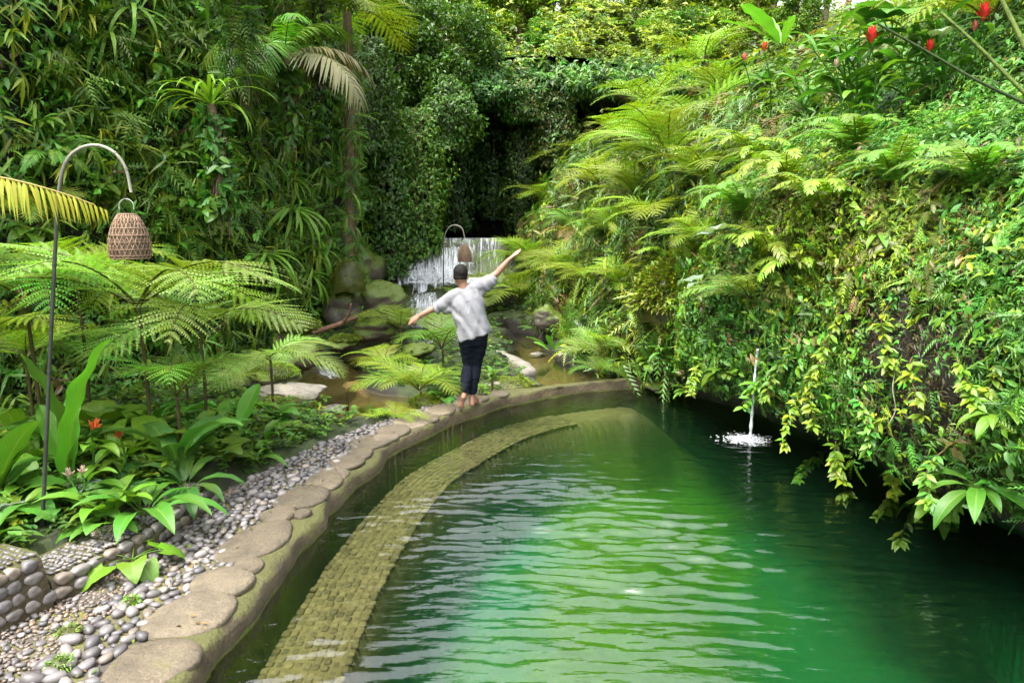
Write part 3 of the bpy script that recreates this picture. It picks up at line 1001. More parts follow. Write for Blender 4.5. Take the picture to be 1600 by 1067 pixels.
boulder(590, 512, 12.6, 75, 40, 'mossy rock below the cascade with ferns on its back', 3)
boulder(595, 470, 14.6, 95, 66, 'brown bare-sided rock slab below the left end of the waterfall', 4)
boulder(652, 548, 11.3, 60, 24, 'grey wet rock behind the ferns at the stream edge', 1)
boulder(575, 640, 9.2, 30, 10, 'half-sunk flat rock in the brown still water', 2)
boulder(445, 613, 9.3, 120, 26, 'long grey flat rock at the left edge of the still water', 0, mat=M['paver'])
boulder(640, 582, 10.6, 60, 14, 'narrow pale rock lying behind the path-side ferns', 3, mat=M['paver'])
boulder(838, 556, 12.4, 34, 9, 'smaller pale flat stone in the upper pool', 1, mat=M['paver'])
boulder(882, 556, 12.4, 44, 8, 'larger pale flat stone in the upper pool by the fern', 4, mat=M['paver'])
boulder(1028, 603, 10.0, 40, 16, 'brown flat rock at the far corner of the pool', 2, mat=M['rock'])
boulder(855, 497, 13.6, 50, 40, 'dark rock under the ferns at the back of the upper pool', 0, mat=M['wet_rock'])
boulder(520, 640, 8.7, 40, 12, 'grey stone at the near edge of the still water', 3, mat=M['paver'])
boulder(690, 505, 13.4, 60, 40, 'dark wet rock that splits the lower cascade', 0, mat=M['wet_rock'])
boulder(560, 430, 16.4, 90, 90, 'tall dark mossy rock left of the waterfall', 1, mat=M['wet_rock'])
boulder(540, 480, 14.0, 70, 70, 'dark brown rock at the foot of the hanging plants', 3, mat=M['wet_rock'])
boulder(775, 455, 15.6, 60, 60, 'dark rock right of the plunge pool', 4, mat=M['wet_rock'])
boulder(985, 150, 19.5, 70, 18, 'pale grey boulder showing above the hillside ferns', 2, mat=M['rock'])

# fallen branch among the rocks
mbb = MB()
pp = smooth_path([atY(490, 520, 12.4), atY(525, 508, 12.2), atY(560, 495, 12.3)], 10)
tube(mbb, pp, np.linspace(.05, .03, 10), 7, (.16, .09, .06))
pp = smooth_path([atY(535, 505, 12.2), atY(545, 490, 12.1), atY(548, 475, 12.0)], 7)
tube(mbb, pp, np.linspace(.03, .015, 7), 6, (.16, .09, .06))
tag(mbb.build('fallen_branch', M['bark']), 'bare brown forked branch lying among the stream rocks', 'branch')

# ------------------------------------------------------------------ weir and falls
mf, nt, out = mat_new('falling_water')
uvn = N(nt, 'ShaderNodeTexCoord').outputs['UV']
mp = N(nt, 'ShaderNodeMapping'); mp.inputs['Scale'].default_value = (46, 3.2, 1); nt.links.new(uvn, mp.inputs['Vector'])
n1 = noise(nt, 1.0, 5, .65, mp.outputs[0])
a = N(nt, 'ShaderNodeAttribute', attribute_name='tint')
sepc = N(nt, 'ShaderNodeSeparateColor'); nt.links.new(a.outputs['Color'], sepc.inputs[0])
ad = N(nt, 'ShaderNodeMath', operation='ADD'); nt.links.new(n1, ad.inputs[0]); nt.links.new(sepc.outputs[0], ad.inputs[1])
al = ramp(nt, ad.outputs[0], [(.40, .03), (.72, .97)])
pb = principled(nt, None, (.80, .82, .85), .35, bump(nt, n1, .5, .03), .5)
tr = N(nt, 'ShaderNodeBsdfTransparent')
mx = N(nt, 'ShaderNodeMixShader'); nt.links.new(al, mx.inputs[0]); nt.links.new(tr.outputs[0], mx.inputs[1]); nt.links.new(pb.outputs[0], mx.inputs[2])
nt.links.new(mx.outputs[0], out.inputs['Surface'])
M['fall'] = mf

def fall(name, top0, top1, profile, seed, wh0=-.1, wh1=.3, nu=60, nv=26, rough=.05, taper=0, efade=.22, soft=True):
    """water running from the edge top0-top1 down a profile of (out, drop)"""
    t0, t1 = np.asarray(top0, float), np.asarray(top1, float)
    pr = smooth_path([(a, b, 0) for a, b in profile], nv)
    u, v = np.linspace(0, 1, nu), np.linspace(0, 1, nv)
    U, W = np.meshgrid(u, v, indexing='ij')
    B = t0[None] * (1 - u)[:, None] + t1[None] * u[:, None]
    outd = unit(np.array([(t1 - t0)[1], -(t1 - t0)[0], 0]))
    Pp = B[:, None] + outd * pr[None, :, 0:1] + np.array([0, 0, -1.0]) * pr[None, :, 1:2]
    Pp = Pp + outd * (fbm(U * 14, W * 3, seed, 101, 3) * rough * (.3 + W))[..., None]
    if taper:
        mid = (t0 + t1) / 2
        Pp[..., :2] += (Pp[..., :2] - mid[:2]) * 0
    wh = wh0 + (wh1 - wh0) * W
    edge = np.minimum(U, 1 - U) / efade + fbm(U * 9, W * 4, seed + 3, 105, 2) * .5
    wh = wh - .5 * (1 - sstep(0, 1, edge)) - (.45 * sstep(.82, 1.0, W + .15 * fbm(U * 8, W, seed, 106, 2)) if soft else 0)
    C = np.stack([wh] * 3, -1).reshape(-1, 3)
    uv = np.stack([U, W], -1).reshape(-1, 2)
    return kind(MB().add(Pp.reshape(-1, 3), grid_faces(nu, nv), C, uv).build(name, M['fall']), 'structure')

L0, L1 = atY(640, 374, 18.0), atY(790, 373, 18.0)
z_top = L0[2]
# weir wall with a level lip, and the rock apron under it
mb = MB()
ux = np.linspace(-3.6, .5, 50)
wp = [(17.0, .1), (17.25, .55), (17.6, .78), (17.86, 1.0), (17.98, z_top - .12), (18.0, z_top - .03), (18.1, z_top), (19.5, z_top), (19.6, 0)]
V = np.stack([np.stack([ux, y_ + fbm(ux * 2, z_ * 3, 0, 111, 4) * .20 * (z_ < z_top - .1), z_ + fbm(ux * 2, y_ * 3, 5, 112, 3) * .06 * (z_ < z_top - .1)], -1) for y_, z_ in wp], 1)
kind(mb.add(V.reshape(-1, 3), grid_faces(50, len(wp))[:, ::-1]).build('weir', M['wet_rock']), 'structure')
xs = np.linspace(-3.4, .4, 10); ys = np.linspace(18.02, 23.6, 10)
flat_water('weir_pool', -3.2, .5, 18.02, 23.6, z_top + .03, M['stream_water'], .004, seed=5)
fall('waterfall', (L0[0] - .25, 18.0, z_top + .03), (L1[0], 18.0, z_top + .03), [(-.1, 0), (.0, 0), (.10, .03), (.16, .25), (.20, .45), (.24, .85)], 1, -.02, -.10, 110, 26, .03, efade=.04, soft=False)
fall('waterfall', atY(616, 400, 17.5), atY(668, 392, 17.6), [(-.1, .05), (.1, .0), (.3, .2), (.45, .45), (.85, .66)], 2, -.10, .22, 36, 24, .16)
fall('waterfall', atY(640, 408, 17.5), atY(700, 388, 17.6), [(-.1, .0), (.12, .0), (.36, .22), (.55, .5), (1.0, .74)], 3, -.12, .20, 46, 24, .18)
fall('waterfall', atY(682, 388, 17.6), atY(742, 386, 17.6), [(-.1, .02), (.14, .0), (.34, .25), (.5, .55), (.9, .80)], 4, -.12, .20, 46, 24, .16)
fall('cascade', atY(612, 440, 16.85), atY(770, 437, 16.85), [(-.6, -.02), (-.1, .0), (.4, .01), (.9, .02)], 5, .16, -.08, 60, 12, .02)
fall('cascade', atY(640, 462, 15.9), atY(690, 457, 15.9), [(-.1, -.02), (.1, .05), (.3, .28), (.6, .46)], 6, -.08, .14, 40, 20, .14)
fall('cascade', atY(655, 486, 14.6), atY(725, 484, 14.6), [(-.2, 0), (.2, .08), (.5, .2), (1.0, .32)], 7, -.06, .10, 40, 20, .10)
fall('cascade', atY(665, 520, 12.9), atY(735, 518, 12.9), [(-.2, 0), (.2, .05), (.6, .16), (1.2, .24)], 8, -.06, .10, 40, 20, .08)
fall('cascade', atY(488, 579, 10.4), atY(520, 576, 10.6), [(-.15, -.02), (.1, .0), (.25, .04), (.4, .06)], 9, -.08, .02, 30, 14, .04)

# water spout falling from the bank into the pool, with its splash
a, b = atY(1184, 546, 7.55), JET
pp = np.stack([a + (np.array([b[0], b[1], WATER_Z]) - a) * np.array([f ** .55, f ** .55, f]) for f in np.linspace(0, 1, 26)])
msp, nt, out = mat_new('spout_water')
pos = N(nt, 'ShaderNodeNewGeometry').outputs['Position']
pbs = principled(nt, None, (.8, .83, .86), .15, None, .6)
trs = N(nt, 'ShaderNodeBsdfTransparent')
mxs = N(nt, 'ShaderNodeMixShader'); nt.links.new(ramp(nt, noise(nt, 22, 3, .6, pos), [(.35, .35), (.65, .95)]), mxs.inputs[0])
nt.links.new(trs.outputs[0], mxs.inputs[1]); nt.links.new(pbs.outputs[0], mxs.inputs[2]); nt.links.new(mxs.outputs[0], out.inputs['Surface'])
M['spout'] = msp
mb = MB()
tube(mb, pp, .0115 + .004 * np.sin(np.arange(26) * 1.9) + np.linspace(0, .006, 26), 7)
kind(mb.build('water_spout', M['spout']), 'structure')
mb = MB()
n = 1500
ang, rad = rng.uniform(0, 6.28, n), np.abs(rng.normal(0, .105, n))
P = np.stack([JET[0] - .04 + np.cos(ang) * rad * 1.25, JET[1] + np.sin(ang) * rad, WATER_Z + .008 + np.abs(rng.normal(0, .02, n)) * np.exp(-rad * 6)], -1)
bead = MB(); th = np.linspace(0, 6.283, 6, endpoint=False)
V0 = np.concatenate([[[0, 0, .6]], np.stack([np.cos(th), np.sin(th), 0 * th], -1), [[0, 0, -.5]]])
F0 = np.array([[0, 1 + k, 1 + (k + 1) % 6] for k in range(6)] + [[7, 1 + (k + 1) % 6, 1 + k] for k in range(6)])
sc = rng.uniform(.002, .008, n)
el = rng.uniform(1, 2.4, n)
VV = P[:, None] + V0[None] * np.stack([sc * el, sc, sc * .8], -1)[:, None]
mb.add(VV.reshape(-1, 3), (F0[None] + (np.arange(n) * 8)[:, None, None]).reshape(-1, 3))
kind(mb.build('splash', M['spout']), 'stuff')
# foam and spray at the foot of the falls
mb = MB()
n = 2600
ctr = np.array([atY(640, 430, 17.0), atY(668, 428, 16.9), atY(712, 428, 16.9), atY(690, 436, 16.8), atY(655, 478, 15.4), atY(625, 420, 17.2), atY(690, 500, 14.0)])
ci = rng.choice(7, n, p=[.18, .2, .2, .2, .08, .1, .04])
P = ctr[ci] + rng.normal(0, 1, (n, 3)) * [.20, .12, .10]
sc = rng.uniform(.004, .016, n)
VV = P[:, None] + V0[None] * np.stack([sc * rng.uniform(.8, 1.6, n), sc, sc * rng.uniform(.6, 1.8, n)], -1)[:, None]
mb.add(VV.reshape(-1, 3), (F0[None] + (np.arange(n) * 8)[:, None, None]).reshape(-1, 3))
kind(mb.build('spray', M['spout']), 'stuff')

# ------------------------------------------------------------------ tall bamboo lamp poles with hanging basket lamps
mbam, nt, out = mat_new('bamboo')
a = N(nt, 'ShaderNodeAttribute', attribute_name='tint')
nz = noise(nt, 6, 5, .6, objpos(nt))
uvz = N(nt, 'ShaderNodeTexCoord').outputs['UV']
principled(nt, out, mixc(nt, 1.0, a.outputs['Color'], ramp(nt, nz, [(.3, .55), (.7, 1.3)]), 'MULTIPLY'), .55, bump(nt, nz, .2, .004), .4)
M['bamboo'] = mbam
M['wicker'] = tinted('wicker', .7, .25, 60, .35, .3, .002)
M['lining'] = tinted('lamp_lining', .8, .2, 12, .2, .2, .003)

def lamp_pole(label, pts, r0, r1, group):
    P = smooth_path(pts, 70)
    t = thing('lamp_pole', label, 'lamp pole', P[0], 0, group)
    mb = MB()
    rad = np.linspace(r0, r1, 70)
    f = np.linspace(0, 1, 70)[:, None]
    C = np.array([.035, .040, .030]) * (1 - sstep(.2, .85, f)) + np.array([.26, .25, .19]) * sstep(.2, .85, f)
    Q = P - P[0]
    T = np.repeat(C, 9, 0)
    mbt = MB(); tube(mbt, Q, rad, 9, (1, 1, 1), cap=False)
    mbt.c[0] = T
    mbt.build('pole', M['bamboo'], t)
    for k in range(6, 66, 7):
        m2 = MB()
        d = unit(Q[k + 1] - Q[k])
        tube(m2, np.stack([Q[k] - d * .006, Q[k] + d * .006]), rad[k] * 1.22, 9, C[k] * .8)
        m2.build('node_ring', M['bamboo'], t)
    return t, P[-1]

def basket_lamp(label, top, w, h, group, drop):
    t = thing('basket_lamp', label, 'lamp', top - np.array([0, 0, drop + h]), 0, group)
    def rad(v):                                  # v from 0 bottom to 1 top: beehive
        return np.interp(v, [0, .1, .3, .55, .8, .95, 1], [.47, .50, .50, .455, .36, .26, .21]) * w
    mb = MB()                                     # woven strips: two slanted families and hoops
    nst = 26
    v = np.linspace(0, 1, 15)
    for sgn in (1, -1):
        for k in range(nst):
            th = 2 * np.pi * k / nst + sgn * v * 1.0
            wob = 1 + .018 * np.sin(v * 40 + k * math.pi)
            P = np.stack([rad(v) * wob * np.cos(th), rad(v) * wob * np.sin(th), v * h], -1)
            rr = .0026 + .0012 * random.random()
            tube(mb, P, rr, 4, np.array([.20, .135, .085]) * random.uniform(.6, 1.35), cap=False)
    mb.build('woven_strips', M['wicker'], t)
    for vv in (0.0, .06, .2, .36, .52, .68, .84, 1.0):
        m2 = MB()
        th = np.linspace(0, 2 * np.pi, 25)
        tube(m2, np.stack([rad(vv) * np.cos(th), rad(vv) * np.sin(th), np.full(25, vv * h)], -1), .0045, 5, np.array([.17, .11, .07]) * random.uniform(.8, 1.2), cap=False)
        m2.build('hoop', M['wicker'], t)
    m2 = MB(); th = np.linspace(0, 2 * np.pi, 20, endpoint=False)
    vv = np.linspace(.02, .98, 8)
    V = np.stack([np.stack([rad(q) * .93 * np.cos(th), rad(q) * .93 * np.sin(th), np.full(20, q * h)], -1) for q in vv])
    m2.add(V.reshape(-1, 3), grid_faces(8, 20, True), (.16, .11, .075))
    m2.build('lining', M['lining'], t)
    m2 = MB(); a_ = np.linspace(-.35, math.pi + .35, 16)
    tube(m2, np.stack([np.cos(a_) * w * .19, 0 * a_, h + .03 + (np.sin(a_) + .3) * w * .2], -1), .004, 6, (.25, .27, .22))
    m2.build('handle', M['wicker'], t)
    m2 = MB()
    tube(m2, [(0, 0, h + .03 + 1.28 * w * .2), (.003, 0, h + drop * .7), (0, 0, h + drop)], .0016, 5, (.05, .05, .05))
    m2.build('cord', M['wicker'], t)
    return t

A = [atY(64, 862, 4.75), atY(70, 740, 4.75), atY(78, 560, 4.75), atY(86, 400, 4.75), atY(92, 300, 4.75), atY(104, 252, 4.76), atY(128, 231, 4.78), atY(155, 228, 4.8), atY(180, 240, 4.8), atY(197, 265, 4.8), atY(205, 301, 4.8)]
_, tip = lamp_pole('tall dark pole whose pale tip arches over beside the yellow palm leaf', A, .0135, .009, 'lamp poles with arched tips')
basket_lamp('large beehive-shaped wicker lamp with a wire handle, hanging at the left above the ferns', np.array([atY(196, 303, 4.8)[0], 4.8, tip[2]]), .250, .280, 'wicker basket lamps', .135)
A = [atY(692, 548, 14.6), atY(693, 500, 14.6), atY(693, 440, 14.6), atY(693, 390, 14.6), atY(695, 368, 14.6), atY(702, 355, 14.6), atY(712, 352, 14.6), atY(722, 357, 14.6), atY(726, 372, 14.6)]
_, tip = lamp_pole('thin far pole with an arched tip standing in the stream before the waterfall', A, .014, .009, 'lamp poles with arched tips')
basket_lamp('small far wicker lamp hanging in front of the waterfall', tip, .27, .32, 'wicker basket lamps', .14)
# ------------------------------------------------------------------ plant parts as shared meshes
def arc_path(a0, a1, n, pw=1.2, L=1.0):
    s = np.linspace(0, 1, n)
    th = R(a0) + (R(a1) - R(a0)) * s ** pw
    dx, dz = np.cos(th), np.sin(th)
    X = np.concatenate([[0], np.cumsum((dx[1:] + dx[:-1]) / 2)]) / (n - 1) * L
    Z = np.concatenate([[0], np.cumsum((dz[1:] + dz[:-1]) / 2)]) / (n - 1) * L
    P = np.stack([X, 0 * X, Z], -1)
    T = np.stack([dx, 0 * dx, dz], -1)
    Nn = np.stack([-dz, 0 * dx, dx], -1)
    return s, P, T, Nn

def frond_mesh(name, npin=15, npl=13, a0=62, a1=-28, wid=.34, bare=.2, pal=(LIME, YEL), stem=OLIVE, seed=0, slant=62, pl=.027, hangp=.16, tipd=0):
    """bipinnate fern frond of unit length: rachis, paired pinnae, each with paired leaflets"""
    r = np.random.default_rng(seed)
    s, P, T, Nn = arc_path(a0, a1, 60)
    mb = MB()
    tube(mb, P[::4], np.linspace(.0095, .002, 15), 5, np.asarray(stem) * .8)
    base = np.asarray(pal[0]) * .5 + np.asarray(pal[1]) * .5
    qv, qc = [], []
    sv = np.linspace(bare, .985, npin)
    for i, si in enumerate(sv):
        t = (si - bare) / (1 - bare)
        lp = wid * (np.sin(np.pi * (0.16 + .84 * t) ** .8) ** .8) * r.uniform(.92, 1.06)
        lp = max(lp, .02)
        k = si * 59; k0 = min(int(k), 58); f = k - k0
        p0 = P[k0] * (1 - f) + P[k0 + 1] * f
        tt, nn = T[k0], Nn[k0]
        sl = R(slant - 22 * t)
        for sd_ in (1, -1):
            d0 = tt * math.cos(sl) + np.array([0, sd_, 0]) * math.sin(sl)
            d0 = unit(d0 + nn * r.uniform(.0, .16))
            u = np.linspace(.04, 1, max(4, int(npl * (.4 + .6 * lp / wid))))
            pos = p0 + d0 * (u * lp)[:, None] - np.array([0, 0, 1.0]) * (hangp * lp * u ** 2)[:, None] + tt * (.10 * lp * u ** 2)[:, None]
            across = unit(np.cross(nn, d0))
            gap = lp / len(u) * .5
            lw = pl * (1 - u ** 1.6 * .82) * (lp / wid) ** .35
            c = base * (1 + r.normal(0, .10)) * np.array([1, 1, 1])
            mix = r.uniform(0, 1)
            c = np.asarray(pal[0]) * mix + np.asarray(pal[1]) * (1 - mix)
            dl = unit(np.gradient(pos, axis=0))
            for e in (1, -1):
                tip = pos + across * e * lw[:, None] + dl * (lw * .45)[:, None] - nn * (lw * .22)[:, None]
                q = np.stack([pos - dl * gap * .95, pos + dl * gap * .75, tip + dl * gap * .45, tip - dl * gap * .15], 1)
                qv.append(q.reshape(-1, 3))
                cc = np.clip(c * (1 + r.normal(0, .12, (len(u), 1))), .004, .5)
                qc.append(np.repeat(cc, 4, 0))
    V = np.concatenate(qv)
    mb.add(V, np.arange(len(V)).reshape(-1, 4), np.concatenate(qc))
    return mb.mesh('frond', M['frond'])

def sword_mesh(npin=26, a0=75, a1=-35, wid=.16, bare=.08, pal=(LIME, GRN), seed=0, droopp=.25, up=.0, pw=.03, stem=OLIVE):
    """once-pinnate frond / palm frond of unit length"""
    r = np.random.default_rng(seed)
    s, P, T, Nn = arc_path(a0, a1, 60)
    mb = MB()
    tube(mb, P[::4], np.linspace(.010, .002, 15), 5, np.asarray(stem))
    qv, qc, fs = [], [], []
    n = 0
    for si in np.linspace(bare, .99, npin):
        t = (si - bare) / (1 - bare)
        lp = wid * (np.sin(np.pi * (.12 + .86 * t) ** .75) ** .6) * r.uniform(.82, 1.12) + .008
        k0 = min(int(si * 59), 58)
        p0, tt, nn = P[k0], T[k0], Nn[k0]
        sl = R(68 - 34 * t + r.normal(0, 5))
        for sd_ in (1, -1):
            d0 = unit(tt * math.cos(sl) + np.array([0, sd_, 0]) * math.sin(sl) + nn * (up + r.normal(0, .06)))
            u = np.linspace(0, 1, 4)
            pos = p0 + d0 * (u * lp)[:, None] - np.array([0, 0, 1.]) * (droopp * lp * u ** 2)[:, None]
            ac = unit(np.cross(nn, d0))
            w = pw * np.array([.5, 1.0, .75, .04]) * (lp / wid) ** .4
            v = np.stack([pos + ac * w[:, None] * .5, pos - ac * w[:, None] * .5], 1).reshape(-1, 3)
            qv.append(v)
            fs.append(np.array([[0, 1, 3, 2], [2, 3, 5, 4], [4, 5, 7, 6]]) + n)
            n += 8
            mix = r.uniform(0, 1)
            c = (np.asarray(pal[0]) * mix + np.asarray(pal[1]) * (1 - mix)) * (1 + r.normal(0, .12))
            qc.append(np.tile(np.clip(c, .004, .5), (8, 1)))
    mb.add(np.concatenate(qv), np.concatenate(fs), np.concatenate(qc))
    return mb.mesh('frond', M['frond'])

def leaf_mesh(shape='lance', a0=60, a1=-20, w=.2, petiole=.3, fold=.25, wave=.0, pal=GRN, seed=0, nu=14, nv=6, mat=None, pr=.011, stem=None):
    """one large leaf of unit length with its petiole"""
    r = np.random.default_rng(seed)
    s, P, T, Nn = arc_path(a0, a1, 50, 1.3)
    mb = MB()
    kp = int(petiole * 49)
    if petiole > .04:
        tube(mb, P[:kp + 2:max(1, kp // 6)], np.linspace(pr, pr * .6, len(P[:kp + 2:max(1, kp // 6)])), 5, np.asarray(LIME if stem is None else stem) * .7)
    u = np.linspace(0, 1, nu)
    if shape == 'lance':
        W = np.sin(np.pi * u ** .85) ** .9
    elif shape == 'paddle':
        W = np.clip(np.sin(np.pi * np.clip(u, 0, 1) ** 1.15), 0, 1) ** .55
    elif shape == 'strap':
        W = np.clip(u * 9, .25, 1) * np.clip((1 - u) * 3.2, 0, 1) ** .8
    else:  # heart
        W = np.clip(1.25 * (1 - u) ** .75 * np.clip(u * 7 + .55, 0, 1), 0, 2)
    W[-1] = .01
    kk = (petiole + (1 - petiole) * u) * 49
    k0 = np.clip(kk.astype(int), 0, 48); f = (kk - k0)[:, None]
    C = P[k0] * (1 - f) + P[k0 + 1] * f
    Nc = Nn[k0]
    v = np.linspace(-1, 1, nv + 1)
    ph = r.uniform(0, 6.28)
    rip = wave * (np.sin(u * 26 + ph)[:, None] * np.abs(v)[None] ** 2 + .6 * np.sin(u * 17 + 2 * ph)[:, None] * (v)[None] ** 3)
    Vg = C[:, None] + np.array([0, 1, 0]) * (W * w / 2)[:, None, None] * v[None, :, None] + Nc[:, None] * ((fold * np.abs(v)[None] * (W * w / 2)[:, None]) + rip * w)[..., None]
    if shape == 'heart':
        Vg = Vg - T[k0][:, None] * (np.abs(v)[None] ** 1.5 * (u < .1)[:, None] * .10)[..., None]
    col = np.clip(np.asarray(pal) * (1 + r.normal(0, .1)), .004, .5)
    uv = np.stack(np.broadcast_arrays(u[:, None], (v[None] + 1) / 2), -1).reshape(-1, 2)
    mb.add(Vg.reshape(-1, 3), grid_faces(nu, nv + 1)[:, ::-1], col, uv)
    return mb.mesh('leaf', mat or M['big_leaf'])

FR = {
    'tree': [frond_mesh('f', 16, 16, 58, -22, .33, .16, (LIME, YEL), seed=s) for s in (1, 2, 3)],
    'pale': [frond_mesh('f', 16, 18, 48, -26, .35, .14, (PALE, LIME * 1.15), seed=s) for s in (4, 5, 6)],
    'yel': [frond_mesh('f', 15, 14, 55, -30, .34, .16, (YEL, YEL * .9 + LIME * .3), seed=s) for s in (7, 8, 9)],
    'green': [frond_mesh('f', 15, 14, 58, -32, .32, .16, (GRN * 1.3, LIME * .8), seed=s) for s in (10, 11)],
    'dead': [frond_mesh('f', 15, 10, 30, -55, .26, .15, (DRY, DRY * 1.2), stem=DRY, seed=s) for s in (12,)],
    'far': [frond_mesh('f', 12, 9, 50, -30, .36, .16, (LIME, YEL), seed=s, pl=.034) for s in (13, 14)],
    'sword': [sword_mesh(28, 72, -30, .17, .06, (LIME, GRN * 1.4), s) for s in (1, 2)],
    'swordyel': [sword_mesh(26, 70, -40, .17, .06, (YEL, LIME), s, .3) for s in (3, 4)],
    'palm': [sword_mesh(38, 62, -45, .34, .16, (GRN * 1.5, LIME), s, .75, .15, .028) for s in (5, 6)],
    'palmdry': [sword_mesh(36, 30, -60, .30, .12, (np.array([.17, .15, .09]), np.array([.13, .14, .06])), s, .7, .2, .03) for s in (7,)],
    'palmyel': [sword_mesh(120, 12, -22, .105, .05, (np.array([.36, .32, .012]), np.array([.24, .29, .015])), s, 1.0, -.2, .011, stem=(.3, .24, .04)) for s in (8,)],
    'hang': [leaf_mesh('strap', 20, -78, .07, .04, .2, .06, LIME * 1.0 + GRN * .3, s, 12, 2) for s in (1, 2, 3)],
    'thread': [leaf_mesh('strap', 40, -70, .05, .04, .2, .03, LIME * 1.1, s, 10, 2) for s in (4, 5)],
    'lance': [leaf_mesh('lance', 66, -22, .22, .22, .3, .02, GRN * 1.15, s) for s in (1, 2, 3)],
    'lancelt': [leaf_mesh('lance', 62, -25, .24, .22, .3, .02, LIME * .7 + GRN * .4, s) for s in (4, 5, 6)],
    'dark': [leaf_mesh('lance', 60, -28, .25, .18, .3, .03, DEEP * 1.6, s) for s in (7, 8)],
    'paddle': [leaf_mesh('paddle', 78, 40, .30, .25, .25, .02, GRN * 1.2 + LIME * .2, s) for s in (1, 2)],
    'banana': [leaf_mesh('paddle', 84, 52, .235, .10, .22, .05, GRN * 1.3 + LIME * .35, s, 26, 8, pr=.014) for s in (1, 2)],
    'heart': [leaf_mesh('heart', 70, -38, .42, .48, .15, .02, GRN * 1.3, s, 12, 6) for s in (1, 2)],
    'heartlt': [leaf_mesh('heart', 66, -30, .46, .48, .12, .02, LIME * .9, s, 12, 6) for s in (3, 4)],
    'silver': [leaf_mesh('heart', 55, -30, .5, .40, .1, .02, np.array([.22, .30, .22]), s, 12, 6) for s in (5,)],
    'spear': [leaf_mesh('lance', 58, -12, .17, .05, .3, .0, GRN * 1.25 + LIME * .15, s, 10, 4) for s in (1, 2, 3)],
}

def rot_to(up, spin=0.0):
    q = Vector(up).normalized().to_track_quat('Z', 'Y')
    return (q @ Euler((0, 0, spin)).to_quaternion()).to_euler()

def frond_plant(name, label, cat, loc, kindk, n, L, part='frond', up=(0, 0, 1), az=(0, 360), el=(-14, 14), group=None, trunk=None, seed=None, jit=.2, roll=10, kinds2=None):
    """a plant whose fronds or leaves rise from one crown"""
    r = random.Random(seed if seed is not None else label)
    t = thing(name, label, cat, loc, 0, group)
    inv = Matrix.Identity(3)
    upq = Vector(up).normalized().to_track_quat('Z', 'Y')
    for k in range(n):
        a = az[0] + (az[1] - az[0]) * (k + .5 + r.uniform(-.32, .32)) / n
        kk = kinds2 if (kinds2 and r.random() < .3) else kindk
        me = FR[kk][r.randrange(len(FR[kk]))]
        # azimuth is kept in the world frame: build the frond direction first, then lean by up
        q = upq @ (Euler((0, 0, -math.radians(90) * 0)).to_quaternion())
        e = Euler((R(r.uniform(-roll, roll)), -R(r.uniform(*el)), R(a)))
        q = Vector((0, 0, 1)).rotation_difference(Vector(up).normalized()) @ e.to_quaternion()
        o = link(part, me, t)
        o.rotation_mode = 'QUATERNION'
        o.rotation_quaternion = q
        o.scale = (L * r.uniform(1 - jit, 1 + jit),) * 3
    if trunk:
        h, rad, c = trunk
        mb = MB()
        f = np.linspace(0, 1, 10)
        P = np.stack([np.sin(f * 2) * .04 * h, np.cos(f * 3) * .03 * h - .03 * h, -h * (1 - f)], -1)
        tube(mb, P, rad * (1.2 - .3 * f) * (1 + .12 * np.sin(f * 50)), 8, c)
        mb.build('stem', M['bark'], t)
    return t

HUP, CUP = (-.16, -.05, 1), (.5, -.25, 1)

def hfern(px, py, L, kindk, n, label, Y=None, lift=.35, up=HUP, group='ferns growing on the hillside', az=(60, 300), **kw):
    if Y:
        p = atY(px, py, Y)
        zz = np.arange(-.5, 8, .02)
        top = zz[np.where(hill_x(np.full_like(zz, Y), zz) < p[0])[0].max()] if (hill_x(np.full_like(zz, Y), zz) < p[0]).any() else p[2]
        kw['trunk'] = (max(.15, p[2] - top + .1), .03, (.09, .065, .03))
    else:
        p = hit(px, py)
        p = p + np.array([-.25, -.05, .3]) * lift * L
    return frond_plant('fern', label, 'fern', p, kindk, n, L, up=up, az=az, group=group, **kw)

